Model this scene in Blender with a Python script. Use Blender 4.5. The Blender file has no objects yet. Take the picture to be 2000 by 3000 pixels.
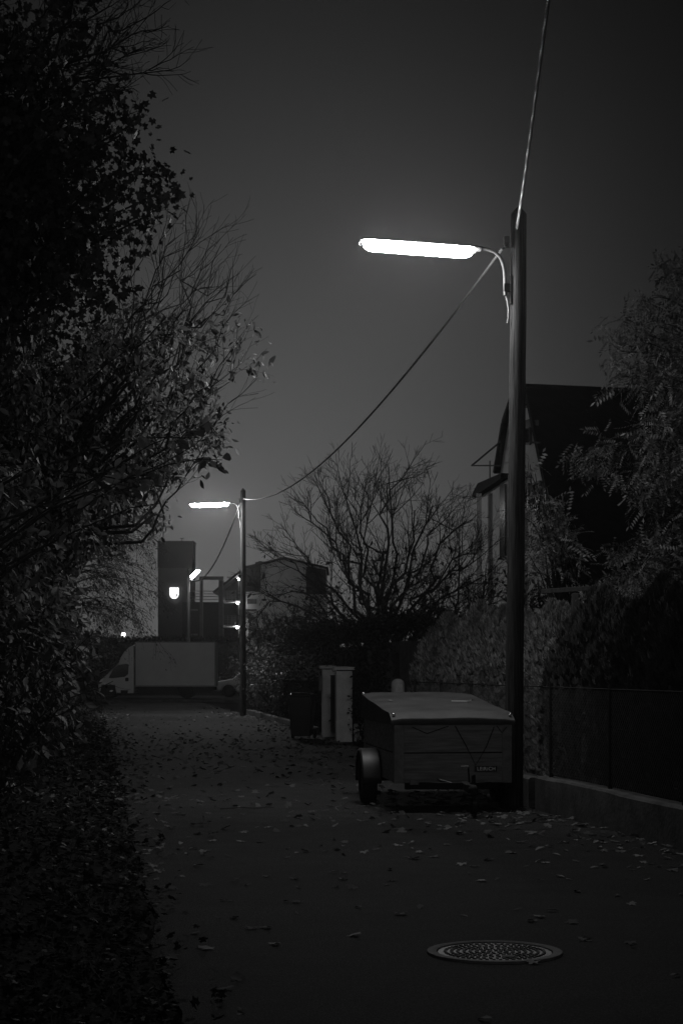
import bpy, math, random
import numpy as np
from mathutils import Vector, Matrix

SC = bpy.context.scene
COL = SC.collection
R = math.radians
EYE = 1.45          # camera height (m)
F = 5200.0          # focal length in photo pixels (photo 2000 x 3000)
CX, HY = 1000.0, 1960.0   # principal column, horizon row


def P(px, py, d):
    """world point seen at photo pixel (px, py) when it stands d metres away"""
    return Vector(((px - CX) * d / F, d, EYE - (py - HY) * d / F))


def lerp(a, b, t):
    return a + (b - a) * t


# ------------------------------------------------------------------ materials
def mat(name, base=0.2, var=0.35, scale=6.0, rough=0.7, bump=0.0, bscale=40.0, spec=0.3, metal=0.0,
        stretch=(1, 1, 1), island=0.0, translucent=0.0, detail=5.0, coat=0.0):
    m = bpy.data.materials.new(name)
    m.use_nodes = True
    nt = m.node_tree
    N, L = nt.nodes, nt.links
    b = N['Principled BSDF']
    b.inputs['Roughness'].default_value = rough
    b.inputs['Specular IOR Level'].default_value = spec
    b.inputs['Metallic'].default_value = metal
    b.inputs['Coat Weight'].default_value = coat
    tc = N.new('ShaderNodeTexCoord')
    mp = N.new('ShaderNodeMapping')
    mp.inputs['Scale'].default_value = stretch
    L.new(tc.outputs['Object'], mp.inputs['Vector'])
    n = N.new('ShaderNodeTexNoise')
    n.inputs['Scale'].default_value = scale
    n.inputs['Detail'].default_value = detail
    n.inputs['Roughness'].default_value = 0.65
    L.new(mp.outputs['Vector'], n.inputs['Vector'])
    r = N.new('ShaderNodeMapRange')
    r.inputs['From Min'].default_value = 0.3
    r.inputs['From Max'].default_value = 0.7
    r.inputs['To Min'].default_value = base * (1 - var)
    r.inputs['To Max'].default_value = base * (1 + var)
    L.new(n.outputs['Fac'], r.inputs['Value'])
    val = r.outputs['Result']
    if island:
        g = N.new('ShaderNodeNewGeometry')
        r2 = N.new('ShaderNodeMapRange')
        r2.inputs['To Min'].default_value = 1 - island
        r2.inputs['To Max'].default_value = 1 + island
        L.new(g.outputs['Random Per Island'], r2.inputs['Value'])
        mm = N.new('ShaderNodeMath')
        mm.operation = 'MULTIPLY'
        L.new(val, mm.inputs[0])
        L.new(r2.outputs['Result'], mm.inputs[1])
        val = mm.outputs[0]
    cc = N.new('ShaderNodeCombineColor')
    for i in range(3):
        L.new(val, cc.inputs[i])
    L.new(cc.outputs[0], b.inputs['Base Color'])
    if bump:
        n2 = N.new('ShaderNodeTexNoise')
        n2.inputs['Scale'].default_value = bscale
        n2.inputs['Detail'].default_value = 4
        L.new(mp.outputs['Vector'], n2.inputs['Vector'])
        bp = N.new('ShaderNodeBump')
        bp.inputs['Strength'].default_value = bump
        bp.inputs['Distance'].default_value = 0.01
        L.new(n2.outputs['Fac'], bp.inputs['Height'])
        L.new(bp.outputs['Normal'], b.inputs['Normal'])
    if translucent:
        t = N.new('ShaderNodeBsdfTranslucent')
        L.new(cc.outputs[0], t.inputs['Color'])
        mx = N.new('ShaderNodeMixShader')
        mx.inputs[0].default_value = translucent
        L.new(b.outputs[0], mx.inputs[1])
        L.new(t.outputs[0], mx.inputs[2])
        L.new(mx.outputs[0], N['Material Output'].inputs['Surface'])
    return m


def emit(name, strength):
    m = bpy.data.materials.new(name)
    m.use_nodes = True
    nt = m.node_tree
    b = nt.nodes['Principled BSDF']
    b.inputs['Base Color'].default_value = (.8, .8, .8, 1)
    b.inputs['Emission Color'].default_value = (1, 1, 1, 1)
    b.inputs['Emission Strength'].default_value = strength
    return m


LAMP = 150.0
SKY_G, SKY_E, SKY_A, SKY_B, SKY_0 = 0.84, 10.4, 7.6, 3.8, .018
M = {}
M['asphalt'] = None
M['earth'] = mat('earth', .014, .5, 3, .95, .6, 25, spec=.05)
M['wood_pole'] = mat('weathered_pole_wood', .040, .8, 5, .9, .5, 9, spec=.1, stretch=(11, 11, .45))
M['pole_cap'] = mat('dark_pole_wood', .05, .4, 5, .8, .3, 30, stretch=(9, 9, .5))
M['galv'] = mat('galvanised_steel', .15, .25, 14, .6, .05, 60, spec=.3, metal=.3)
M['dark_metal'] = mat('dark_painted_metal', .022, .3, 20, .8, .1, 60, spec=.15)
M['lamp_shell'] = mat('grey_lamp_plastic', .16, .15, 10, .55)
M['lamp'] = emit('lit_lamp_diffuser', LAMP)
M['lamp_boosted'] = emit('lit_boosted_lamp_diffuser', LAMP * 3.2)  # middle lamp's output raised to brighten the mid and far road
M['ceramic'] = mat('insulator_ceramic', .06, .2, 10, .3, spec=.5)
M['cable_bright'] = mat('grey_cable_sheath', .4, .2, 30, .5)
M['cable_dark'] = mat('black_cable_sheath', .12, .25, 30, .5)
M['concrete'] = mat('weathered_concrete', .055, .5, 4, .9, .5, 30)
M['render_wall'] = mat('painted_render', .7, .18, 5, .9, .25, 60)
M['house_wall'] = mat('house_render', .6, .18, 1.2, .9, .2, 40)
M['house_trim'] = mat('house_trim_wood', .07, .3, 4, .7)
M['roof'] = mat('dark_roof_tiles', .012, .4, 3, .9, .6, 12, spec=.1, stretch=(1, 4, 1))
M['glass_dark'] = mat('dark_window_glass', .012, .2, 2, .12, spec=.5)
M['tower'] = mat('tower_render', .07, .12, .8, .9, .2, 20)
M['tower_dark'] = mat('tower_cladding', .035, .15, .8, .8)
M['far_wall'] = mat('far_house_render', .55, .15, .6, .9)
M['far_dark'] = mat('dark_timber_cladding', .03, .3, 2, .8, stretch=(6, 6, 1))
M['steel_frame'] = mat('grey_steel_beam', .09, .2, 3, .6)
M['white_paint'] = mat('white_vehicle_paint', .38, .10, 1.5, .45, spec=.4)
M['box_panel'] = mat('white_box_panel', .32, .10, .8, .55, spec=.3)
M['rubber'] = mat('black_rubber', .018, .3, 20, .85, .2, 40)
M['rim'] = mat('steel_rim', .25, .3, 20, .45, metal=.5)
M['chrome'] = mat('bright_metal', .75, .1, 20, .2, metal=.9)
M['headlamp'] = mat('headlamp_glass', .55, .1, 20, .12, spec=.6)
M['tarp'] = mat('trailer_cover_sheet', .054, .45, 3, .6, .25, 9, spec=.45)
M['trailer_wood'] = mat('trailer_board', .20, .4, 3, .8, .3, 20, stretch=(1, 3, 12))
M['trailer_steel'] = mat('zinc_corner_steel', .17, .4, 9, .6, metal=.2)
M['fender'] = mat('trailer_mudguard', .018, .4, 8, .55, spec=.6)
M['plate_dark'] = mat('badge_plate', .03, .2, 8, .5)
M['plate_light'] = mat('badge_lettering', .9, .1, 8, .5)
M['bin'] = mat('dark_bin_plastic', .03, .2, 6, .26, .1, 60, spec=.5)
M['gate'] = mat('dark_gate_boards', .028, .35, 6, .75, stretch=(1, 1, .4))
M['wire'] = mat('fence_wire', .11, .3, 30, .5)
M['rail'] = mat('dark_fence_rail', .025, .3, 20, .9, spec=.05)
M['iron'] = mat('cast_iron', .035, .5, 20, .5, .5, 60, spec=.5, metal=.4)
M['iron_rim'] = mat('worn_concrete_ring', .1, .35, 14, .75, .4, 50)
M['bark'] = mat('bark', .03, .45, 6, .9, .5, 40, stretch=(5, 5, 1))
M['bark_pale'] = mat('smooth_twig_bark', .03, .4, 6, .8)
M['leaf'] = mat('autumn_leaf', .17, .3, 3, .55, island=.65, translucent=.35)
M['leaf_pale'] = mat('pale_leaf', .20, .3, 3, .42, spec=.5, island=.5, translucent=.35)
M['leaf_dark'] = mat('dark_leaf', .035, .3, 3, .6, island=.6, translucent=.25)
M['hedge_leaf'] = mat('small_hedge_leaf', .018, .3, 3, .7, island=.6, translucent=.2)
M['leaf_droop'] = mat('drooping_leaf', .07, .3, 3, .5, island=.6, translucent=.3)
M['conifer_dark'] = mat('dark_conifer_leaf', .035, .4, 4, .7, island=.5)  # darker foliage for the right part of the thuja hedge
M['leaf_frond'] = mat('feathered_leaf', .095, .3, 3, .5, island=.6, translucent=.3)
M['thuja'] = mat('thuja_scale_leaf', .15, .5, 4, .7, island=.75, translucent=.15)
M['litter'] = mat('dry_fallen_leaf', .09, .3, 8, .8, spec=.15, island=.75, translucent=.1)
M['litter_verge'] = mat('dark_verge_leaf', .028, .5, 8, .85, spec=.08, island=.95, translucent=.1)  # darker leaf tone for the left verge
M['litter_pale'] = mat('pale_fallen_leaf', .19, .25, 12, .7, translucent=.1)
M['litter_dark'] = mat('dark_fallen_leaf', .022, .3, 12, .8)
M['grass'] = mat('rough_grass', .06, .4, 5, .8, island=.5)
M['stone'] = mat('pale_stone', .3, .3, 8, .85, .4, 30)
M['wall_lamp'] = emit('lit_stair_lamp', 70.0)
M['sign_lit'] = emit('lit_shield_sign', 2.2)
M['sign_edge'] = emit('lit_shield_emblem', .12)
M['window_lit'] = emit('lit_far_window', 5.0)


def asphalt():
    m = bpy.data.materials.new('asphalt')
    m.use_nodes = True
    nt = m.node_tree
    N, L = nt.nodes, nt.links
    b = N['Principled BSDF']
    tc = N.new('ShaderNodeTexCoord')
    outs = []
    for sc, lo, hi, f0, f1 in ((.35, .75, 1.3, .35, .65), (3.5, .75, 1.25, .3, .7), (40, .5, 1.6, .35, .65), (110, .1, 2.4, .40, .64)):
        n = N.new('ShaderNodeTexNoise')
        n.inputs['Scale'].default_value = sc
        n.inputs['Detail'].default_value = 4
        L.new(tc.outputs['Object'], n.inputs['Vector'])
        r = N.new('ShaderNodeMapRange')
        r.inputs['From Min'].default_value = f0
        r.inputs['From Max'].default_value = f1
        r.inputs['To Min'].default_value = lo
        r.inputs['To Max'].default_value = hi
        L.new(n.outputs['Fac'], r.inputs['Value'])
        outs.append((r.outputs['Result'], n))
    v = N.new('ShaderNodeTexVoronoi')          # pale chippings in the tar
    v.inputs['Scale'].default_value = 70
    L.new(tc.outputs['Object'], v.inputs['Vector'])
    sp = N.new('ShaderNodeMapRange')
    sp.inputs['From Min'].default_value = .06
    sp.inputs['From Max'].default_value = .16
    sp.inputs['To Min'].default_value = 2.2
    sp.inputs['To Max'].default_value = 1.0
    L.new(v.outputs['Distance'], sp.inputs['Value'])
    cur = None
    for o in [q_[0] for q_ in outs] + [sp.outputs['Result']]:
        if cur is None:
            cur = o
            continue
        mm = N.new('ShaderNodeMath')
        mm.operation = 'MULTIPLY'
        L.new(cur, mm.inputs[0])
        L.new(o, mm.inputs[1])
        cur = mm.outputs[0]
    mm = N.new('ShaderNodeMath')
    mm.operation = 'MULTIPLY'
    mm.inputs[1].default_value = .027
    L.new(cur, mm.inputs[0])
    cc = N.new('ShaderNodeCombineColor')
    for i in range(3):
        L.new(mm.outputs[0], cc.inputs[i])
    L.new(cc.outputs[0], b.inputs['Base Color'])
    b.inputs['Roughness'].default_value = .85
    b.inputs['Specular IOR Level'].default_value = .1
    b.inputs['Diffuse Roughness'].default_value = 1.0
    bp = N.new('ShaderNodeBump')
    bp.inputs['Strength'].default_value = .9
    bp.inputs['Distance'].default_value = .006
    L.new(outs[3][1].outputs['Fac'], bp.inputs['Height'])
    L.new(bp.outputs['Normal'], b.inputs['Normal'])
    return m


M['asphalt'] = asphalt()


# ------------------------------------------------------------------ helpers
def tag(o, label=None, cat=None, group=None, kind=None):
    if label:
        o['label'] = label
    if cat:
        o['category'] = cat
    if group:
        o['group'] = group
    if kind:
        o['kind'] = kind
    return o


def thing(name, label, cat, loc=(0, 0, 0), rz=0.0, group=None):
    o = bpy.data.objects.new(name, None)
    o.empty_display_size = .2
    COL.objects.link(o)
    o.location = loc
    o.rotation_euler = (0, 0, rz)
    return tag(o, label, cat, group)


def copy_tree(o, parent=None):
    c = o.copy()
    COL.objects.link(c)
    c.parent = parent
    for ch in list(o.children):
        copy_tree(ch, c)
    return c


class MB:
    def __init__(self):
        self.v, self.f = [], []

    def add(self, vs, fs):
        k = len(self.v)
        self.v.extend([tuple(x) for x in vs])
        self.f.extend([tuple(i + k for i in q) for q in fs])
        return self

    def box(self, c, s, rot=None):
        hx, hy, hz = s[0] / 2, s[1] / 2, s[2] / 2
        vs = [Vector((x, y, z)) for x in (-hx, hx) for y in (-hy, hy) for z in (-hz, hz)]
        if rot is not None:
            vs = [rot @ q for q in vs]
        c = Vector(c)
        return self.add([q + c for q in vs],
                        [(0, 1, 3, 2), (4, 6, 7, 5), (0, 4, 5, 1), (2, 3, 7, 6), (0, 2, 6, 4), (1, 5, 7, 3)])

    def beam(self, a, b, w, h=None):
        """square bar from a to b"""
        a, b = Vector(a), Vector(b)
        h = h or w
        d = (b - a)
        ln = d.length
        z = Vector((0, 0, 1)) if abs(d.normalized().z) < .95 else Vector((0, 1, 0))
        x = d.normalized()
        y = z.cross(x).normalized()
        z = x.cross(y)
        rot = Matrix((x, y, z)).transposed()
        return self.box((a + b) / 2, (ln, w, h), rot)

    def tube(self, pts, rads, n=6, cap=True):
        pts = [Vector(p) for p in pts]
        if not hasattr(rads, '__len__'):
            rads = [rads] * len(pts)
        k = len(pts)
        t0 = (pts[1] - pts[0]).normalized()
        ref = Vector((0, 0, 1)) if abs(t0.z) < .9 else Vector((1, 0, 0))
        u = t0.cross(ref).normalized()
        vs, fs = [], []
        for i in range(k):
            t = (pts[min(i + 1, k - 1)] - pts[max(i - 1, 0)])
            if t.length < 1e-9:
                t = t0
            t = t.normalized()
            u = (u - t * u.dot(t))
            if u.length < 1e-6:
                u = t.cross(Vector((.3, .5, .8)))
            u.normalize()
            w = t.cross(u)
            for j in range(n):
                a = 2 * math.pi * j / n
                vs.append(pts[i] + (u * math.cos(a) + w * math.sin(a)) * rads[i])
        for i in range(k - 1):
            for j in range(n):
                j2 = (j + 1) % n
                fs.append((i * n + j, i * n + j2, (i + 1) * n + j2, (i + 1) * n + j))
        if cap:
            fs.append(tuple(range(n - 1, -1, -1)))
            fs.append(tuple((k - 1) * n + j for j in range(n)))
        return self.add(vs, fs)

    def lathe(self, prof, c=(0, 0, 0), n=24, rot=None):
        """prof: (radius, height) list turned round local z"""
        vs, fs = [], []
        c = Vector(c)
        for r, h in prof:
            for j in range(n):
                a = 2 * math.pi * j / n
                q = Vector((r * math.cos(a), r * math.sin(a), h))
                if rot is not None:
                    q = rot @ q
                vs.append(q + c)
        k = len(prof)
        for i in range(k - 1):
            for j in range(n):
                j2 = (j + 1) % n
                fs.append((i * n + j, i * n + j2, (i + 1) * n + j2, (i + 1) * n + j))
        if prof[0][0] > 1e-6:
            fs.append(tuple(range(n - 1, -1, -1)))
        if prof[-1][0] > 1e-6:
            fs.append(tuple((k - 1) * n + j for j in range(n)))
        return self.add(vs, fs)

    def prism(self, poly, depth):
        """poly: list of 3-D points (planar); depth: Vector"""
        poly = [Vector(p) for p in poly]
        depth = Vector(depth)
        n = len(poly)
        vs = poly + [p + depth for p in poly]
        fs = [tuple(range(n)), tuple(range(2 * n - 1, n - 1, -1))]
        for i in range(n):
            j = (i + 1) % n
            fs.append((i, i + n, j + n, j))
        return self.add(vs, fs)

    def sphere(self, c, r, n=12, m=8, sc=(1, 1, 1)):
        prof = [(max(1e-4, r * math.sin(math.pi * i / m)), -r * math.cos(math.pi * i / m)) for i in range(m + 1)]
        rot = Matrix.Diagonal(Vector(sc))
        return self.lathe(prof, c, n, rot)

    def build(self, name, m, parent=None, smooth=False, bevel=0.0, loc=None, fix=True):
        me = bpy.data.meshes.new(name)
        me.from_pydata(self.v, [], self.f)
        me.materials.append(m)
        if fix:
            import bmesh
            bm = bmesh.new()
            bm.from_mesh(me)
            bmesh.ops.recalc_face_normals(bm, faces=bm.faces)
            bm.to_mesh(me)
            bm.free()
        o = bpy.data.objects.new(name, me)
        COL.objects.link(o)
        if parent is not None:
            o.parent = parent
        if loc is not None:
            o.location = loc
        if smooth:
            me.polygons.foreach_set('use_smooth', [True] * len(me.polygons))
            me.set_sharp_from_angle(angle=R(38))
        if bevel:
            bv = o.modifiers.new('bevel', 'BEVEL')
            bv.width = bevel
            bv.segments = 2
            bv.limit_method = 'ANGLE'
        me.update()
        return o


def np_mesh(name, V, T, m, parent=None):
    """V (n,3) floats, T (k,3) triangles"""
    me = bpy.data.meshes.new(name)
    V = np.ascontiguousarray(V, dtype=np.float32)
    T = np.ascontiguousarray(T, dtype=np.int32)
    me.vertices.add(len(V))
    me.vertices.foreach_set('co', V.ravel())
    me.loops.add(T.size)
    me.loops.foreach_set('vertex_index', T.ravel())
    me.polygons.add(len(T))
    me.polygons.foreach_set('loop_start', np.arange(0, T.size, 3, dtype=np.int32))
    me.materials.append(m)
    me.update(calc_edges=True)
    me.validate()
    o = bpy.data.objects.new(name, me)
    COL.objects.link(o)
    if parent is not None:
        o.parent = parent
    return o


# leaf outlines: (verts, tris), length 1 along x
OVAL = (np.array([(0, 0, 0), (.18, .13, .03), (.18, -.13, .03), (.5, .23, .05), (.5, -.23, .05), (.78, .15, .01),
                  (.78, -.15, .01), (1, 0, -.10), (.5, 0, 0)]),
        np.array([(0, 8, 1), (1, 8, 3), (3, 8, 5), (5, 8, 7), (0, 2, 8), (2, 4, 8), (4, 6, 8), (6, 7, 8)]))
DIA = (np.array([(0, 0, 0), (.45, .24, .07), (1, 0, -.05), (.45, -.24, .07)]), np.array([(0, 1, 2), (0, 2, 3)]))


def _maple():
    pts = []
    lob = [(-150, .40), (-122, .42), (-104, .60), (-76, .47), (-52, .76), (-30, .50), (-14, .62), (0, .86), (14, .62), (30, .50), (52, .76),
           (76, .47), (104, .60), (122, .42), (150, .40)]
    for a, r in lob:
        pts.append((.3 + r * .8 * math.cos(R(a)), r * .8 * math.sin(R(a)), .10 * r * r - (.16 if r > .6 else 0) * r))
    V = np.array([(.3, 0, 0.02)] + pts)
    T = np.array([(0, i, i + 1) for i in range(1, len(pts))])
    return V, T


MAPLE = _maple()


def _frond(n=6, w=.13):
    V, T = [], []
    for i in range(n):
        t = (i + .6) / n
        for s in (-1, 1):
            b = len(V)
            bx = t * .92
            dx, dy = .10, .26 * s
            V += [(bx, 0, -.12 * t * t), (bx + dx * .3 + .075, dy * .55, -.12 * t * t - .01),
              (bx + dx, dy, -.12 * t * t - .07), (bx + dx * .7 - .085, dy * .55, -.12 * t * t - .01)]
        T += [(b, b + 1, b + 2), (b, b + 2, b + 3)]
    b = len(V)
    V += [(.92, 0, -.1), (1.06, .05, -.14), (1.2, 0, -.2), (1.06, -.05, -.14)]
    T += [(b, b + 1, b + 2), (b, b + 2, b + 3)]
    return np.array(V), np.array(T)


FROND = _frond()


def _spray():
    V, T = [], []
    for a, l in ((-38, .6), (-18, .85), (0, 1.0), (20, .8), (42, .55)):
        b = len(V)
        c, s = math.cos(R(a)), math.sin(R(a))
        w = .07
        V += [(0, 0, 0), (l * .6 * c - w * s, l * .6 * s + w * c, .02), (l * c, l * s, -.04),
              (l * .6 * c + w * s, l * .6 * s - w * c, .02)]
        T += [(b, b + 1, b + 2), (b, b + 2, b + 3)]
    return np.array(V), np.array(T)


SPRAY = _spray()
TUFT = (np.array([(-.02, 0, 0), (.02, 0, 0), (.5, .03, .05), (1, 0, -.05)]), np.array([(0, 1, 2), (0, 2, 3)]))


def leaves(name, tpl, pos, dirs, nrm, size, m, parent=None):
    tv, tt = tpl
    pos = np.asarray(pos, float)
    n = len(pos)
    x = np.asarray(dirs, float)
    x = x / (np.linalg.norm(x, axis=1, keepdims=True) + 1e-9)
    z = np.asarray(nrm, float)
    z = z - x * (x * z).sum(1, keepdims=True)
    z = z / (np.linalg.norm(z, axis=1, keepdims=True) + 1e-9)
    y = np.cross(z, x)
    s = np.asarray(size, float).reshape(-1, 1, 1) * np.ones((n, 1, 1))
    V = pos[:, None, :] + s * (tv[None, :, 0:1] * x[:, None, :] + tv[None, :, 1:2] * y[:, None, :] + tv[None, :, 2:3] * z[:, None, :])
    k = len(tv)
    T = tt[None, :, :] + (np.arange(n) * k)[:, None, None]
    return np_mesh(name, V.reshape(-1, 3), T.reshape(-1, 3), m, parent)


def rvec(rng, n=None):
    if n is None:
        return Vector(rng.normal(size=3))
    return rng.normal(size=(n, 3))


# ------------------------------------------------------------------ tree growth
class Tree:
    def __init__(self, seed):
        self.rng = np.random.default_rng(seed)
        self.lines = []        # (pts, radii, level)
        self.twigs = []        # polylines that may carry leaves

    def limb(self, a, b, r0, r1, rise=.35, wig=.05, n=9):
        """curved limb from a to b"""
        a, b = Vector(a), Vector(b)
        d = b - a
        c = a + d * .45 + Vector((0, 0, 1)) * d.length * rise
        pts = []
        for i in range(n + 1):
            t = i / n
            p = a * (1 - t) ** 2 + c * 2 * t * (1 - t) + b * t * t
            if 0 < i < n:
                p = p + rvec(self.rng) * wig * d.length * .12
            pts.append(p)
        self.lines.append((pts, [lerp(r0, r1, (i / n) ** .8) for i in range(n + 1)], 0))
        return pts

    def grow(self, p, d, length, r, level, maxlevel, nch=(5, 4, 3), ang=45, ratio=.55, wig=.18, trop=.06, tmin=.2, seg=6, bias=None):
        rng = self.rng
        pts = [Vector(p)]
        dirs = []
        d = Vector(d).normalized()
        for i in range(seg):
            d = (d + rvec(rng) * wig * .5 + Vector((0, 0, trop)))
            if bias is not None:
                d = d + bias
            d.normalize()
            dirs.append(d.copy())
            pts.append(pts[-1] + d * length / seg)
        self.lines.append((pts, [lerp(r, r * .35, i / seg) for i in range(seg + 1)], level))
        if level >= maxlevel - 1:
            self.twigs.append(pts)
        if level < maxlevel:
            for k in range(nch[min(level, len(nch) - 1)]):
                t = rng.uniform(tmin, .98)
                i = min(seg - 1, int(t * seg))
                q = pts[i].lerp(pts[i + 1], t * seg - i)
                dd = dirs[i]
                ax = dd.cross(rvec(rng)).normalized()
                nd = Matrix.Rotation(R(ang) * rng.uniform(.6, 1.3), 3, ax) @ dd
                self.grow(q, nd, length * ratio * rng.uniform(.6, 1.25) * (1.15 - .5 * t), max(.0016, r * lerp(1, .35, t) * .62), level + 1, maxlevel,
                          nch, ang, ratio, wig, trop, tmin, max(3, seg - 1), bias)

    def wood(self, name, m, parent, minr=.0018, thick=10, thin=4):
        mb = MB()
        for pts, rad, lv in self.lines:
            n = thick if rad[0] > .03 else (5 if rad[0] > .012 else thin)
            mb.tube(pts, [max(minr, q) for q in rad], n, cap=rad[0] > .02)
        o = mb.build(name, m, parent, smooth=True, fix=False)
        return o

    def leaf_spots(self, count, spread=.06, twigs=None):
        rng = self.rng
        tw = twigs if twigs is not None else self.twigs
        lens = np.array([sum((p[i + 1] - p[i]).length for i in range(len(p) - 1)) for p in tw])
        idx = rng.choice(len(tw), size=count, p=lens / lens.sum())
        pos = np.zeros((count, 3))
        dr = np.zeros((count, 3))
        for k, i in enumerate(idx):
            p = tw[i]
            t = rng.uniform(.1, 1) * (len(p) - 1)
            j = min(len(p) - 2, int(t))
            pos[k] = p[j].lerp(p[j + 1], t - j)
            dr[k] = (p[j + 1] - p[j]).normalized()
        pos += rng.normal(size=pos.shape) * spread
        return pos, dr


def in_poly(x, y, poly):
    c = False
    n = len(poly)
    for i in range(n):
        x1, y1 = poly[i]
        x2, y2 = poly[(i + 1) % n]
        if (y1 > y) != (y2 > y) and x < (x2 - x1) * (y - y1) / (y2 - y1) + x1:
            c = not c
    return c


def fill(rng, poly, d0, d1, n):
    xs = [p[0] for p in poly]
    ys = [p[1] for p in poly]
    out = []
    while len(out) < n:
        x, y = rng.uniform(min(xs), max(xs)), rng.uniform(min(ys), max(ys))
        if in_poly(x, y, poly):
            out.append(P(x, y, rng.uniform(d0, d1)))
    return out


# ------------------------------------------------------------------ layout lines of the lane
def left_edge(y):
    return .30 - .14 * y


RE = [(-12, 6.9), (7, 3.95), (14.1, 2.72), (18.6, 1.96), (27, .80), (36, -.10), (44, -1.2), (57, -3.0), (77.5, -6.1)]


def right_edge(y):
    for (a, x0), (b, x1) in zip(RE, RE[1:]):
        if y <= b:
            return lerp(x0, x1, (y - a) / (b - a))
    return RE[-1][1]


def hsh(x, y):
    return (math.sin(x * 2.1 + y * .7) + math.sin(y * 1.7 - x * 1.3 + 1.1) + .6 * math.sin(x * 5.3 + y * 4.1)) * .5


def bank(x, y):
    """height of the left verge"""
    d = left_edge(y) - x
    if d <= 0:
        return .02
    t = min(1, d / 2.2)
    return .02 + .42 * t * t * (3 - 2 * t) + min(1, d / .4) * .035 * (hsh(x, y) + 1)


# ------------------------------------------------------------------ ground, road
g = MB()
g.add([(-230, -40, -.02), (230, -40, -.02), (230, 260, -.02), (-230, 260, -.02)], [(0, 1, 2, 3)])
tag(g.build('ground', M['earth']), kind='structure')

rd = MB()
ys = [-12 + i * 1.5 for i in range(61)]
ys = [y for y in ys if y < 78] + [77.8]
vs = []
for y in ys:
    wob = .05 * math.sin(y * 1.9) + .04 * math.sin(y * 4.3)
    for k in range(9):
        vs.append((lerp(left_edge(y) + wob, right_edge(y) - .02, k / 8), y, 0.0))
fs = [(i * 9 + k, i * 9 + k + 1, (i + 1) * 9 + k + 1, (i + 1) * 9 + k) for i in range(len(ys) - 1) for k in range(8)]
rd.add(vs, fs)
tag(rd.build('road', M['asphalt']), kind='structure')
tag(MB().add([(-70, 79.6, .10), (60, 79.6, .10), (60, 90, .10), (-70, 90, .10)], [(0, 1, 2, 3)]).build('cross_street', M['asphalt']), kind='structure')
kb = MB()
kb.box((-8, 77.95, .03), (80, .16, .2))
tag(kb.build('kerb', M['concrete'], bevel=.02), kind='structure')
gs = MB()
gs.add([(-70, 78.04, .09), (60, 78.04, .09), (60, 79.6, .09), (-70, 79.6, .09)], [(0, 1, 2, 3)])
tag(gs.build('grass_strip', M['grass']), kind='structure')

vg = MB()
nx, ny = 26, 120
vs = []
for j in range(ny + 1):
    y = -8 + (77.6 + 8) * j / ny
    for i in range(nx + 1):
        t = i / nx
        x = left_edge(y) + .03 - 14 * t ** 1.7
        vs.append((x, y, bank(x, y) if i else -.01))
vg.add(vs, [(j * (nx + 1) + i, j * (nx + 1) + i + 1, (j + 1) * (nx + 1) + i + 1, (j + 1) * (nx + 1) + i) for j in range(ny) for i in range(nx)])
tag(vg.build('verge', M['earth'], smooth=True), kind='structure')

# ------------------------------------------------------------------ street lamps
PH = 6.32


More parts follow.
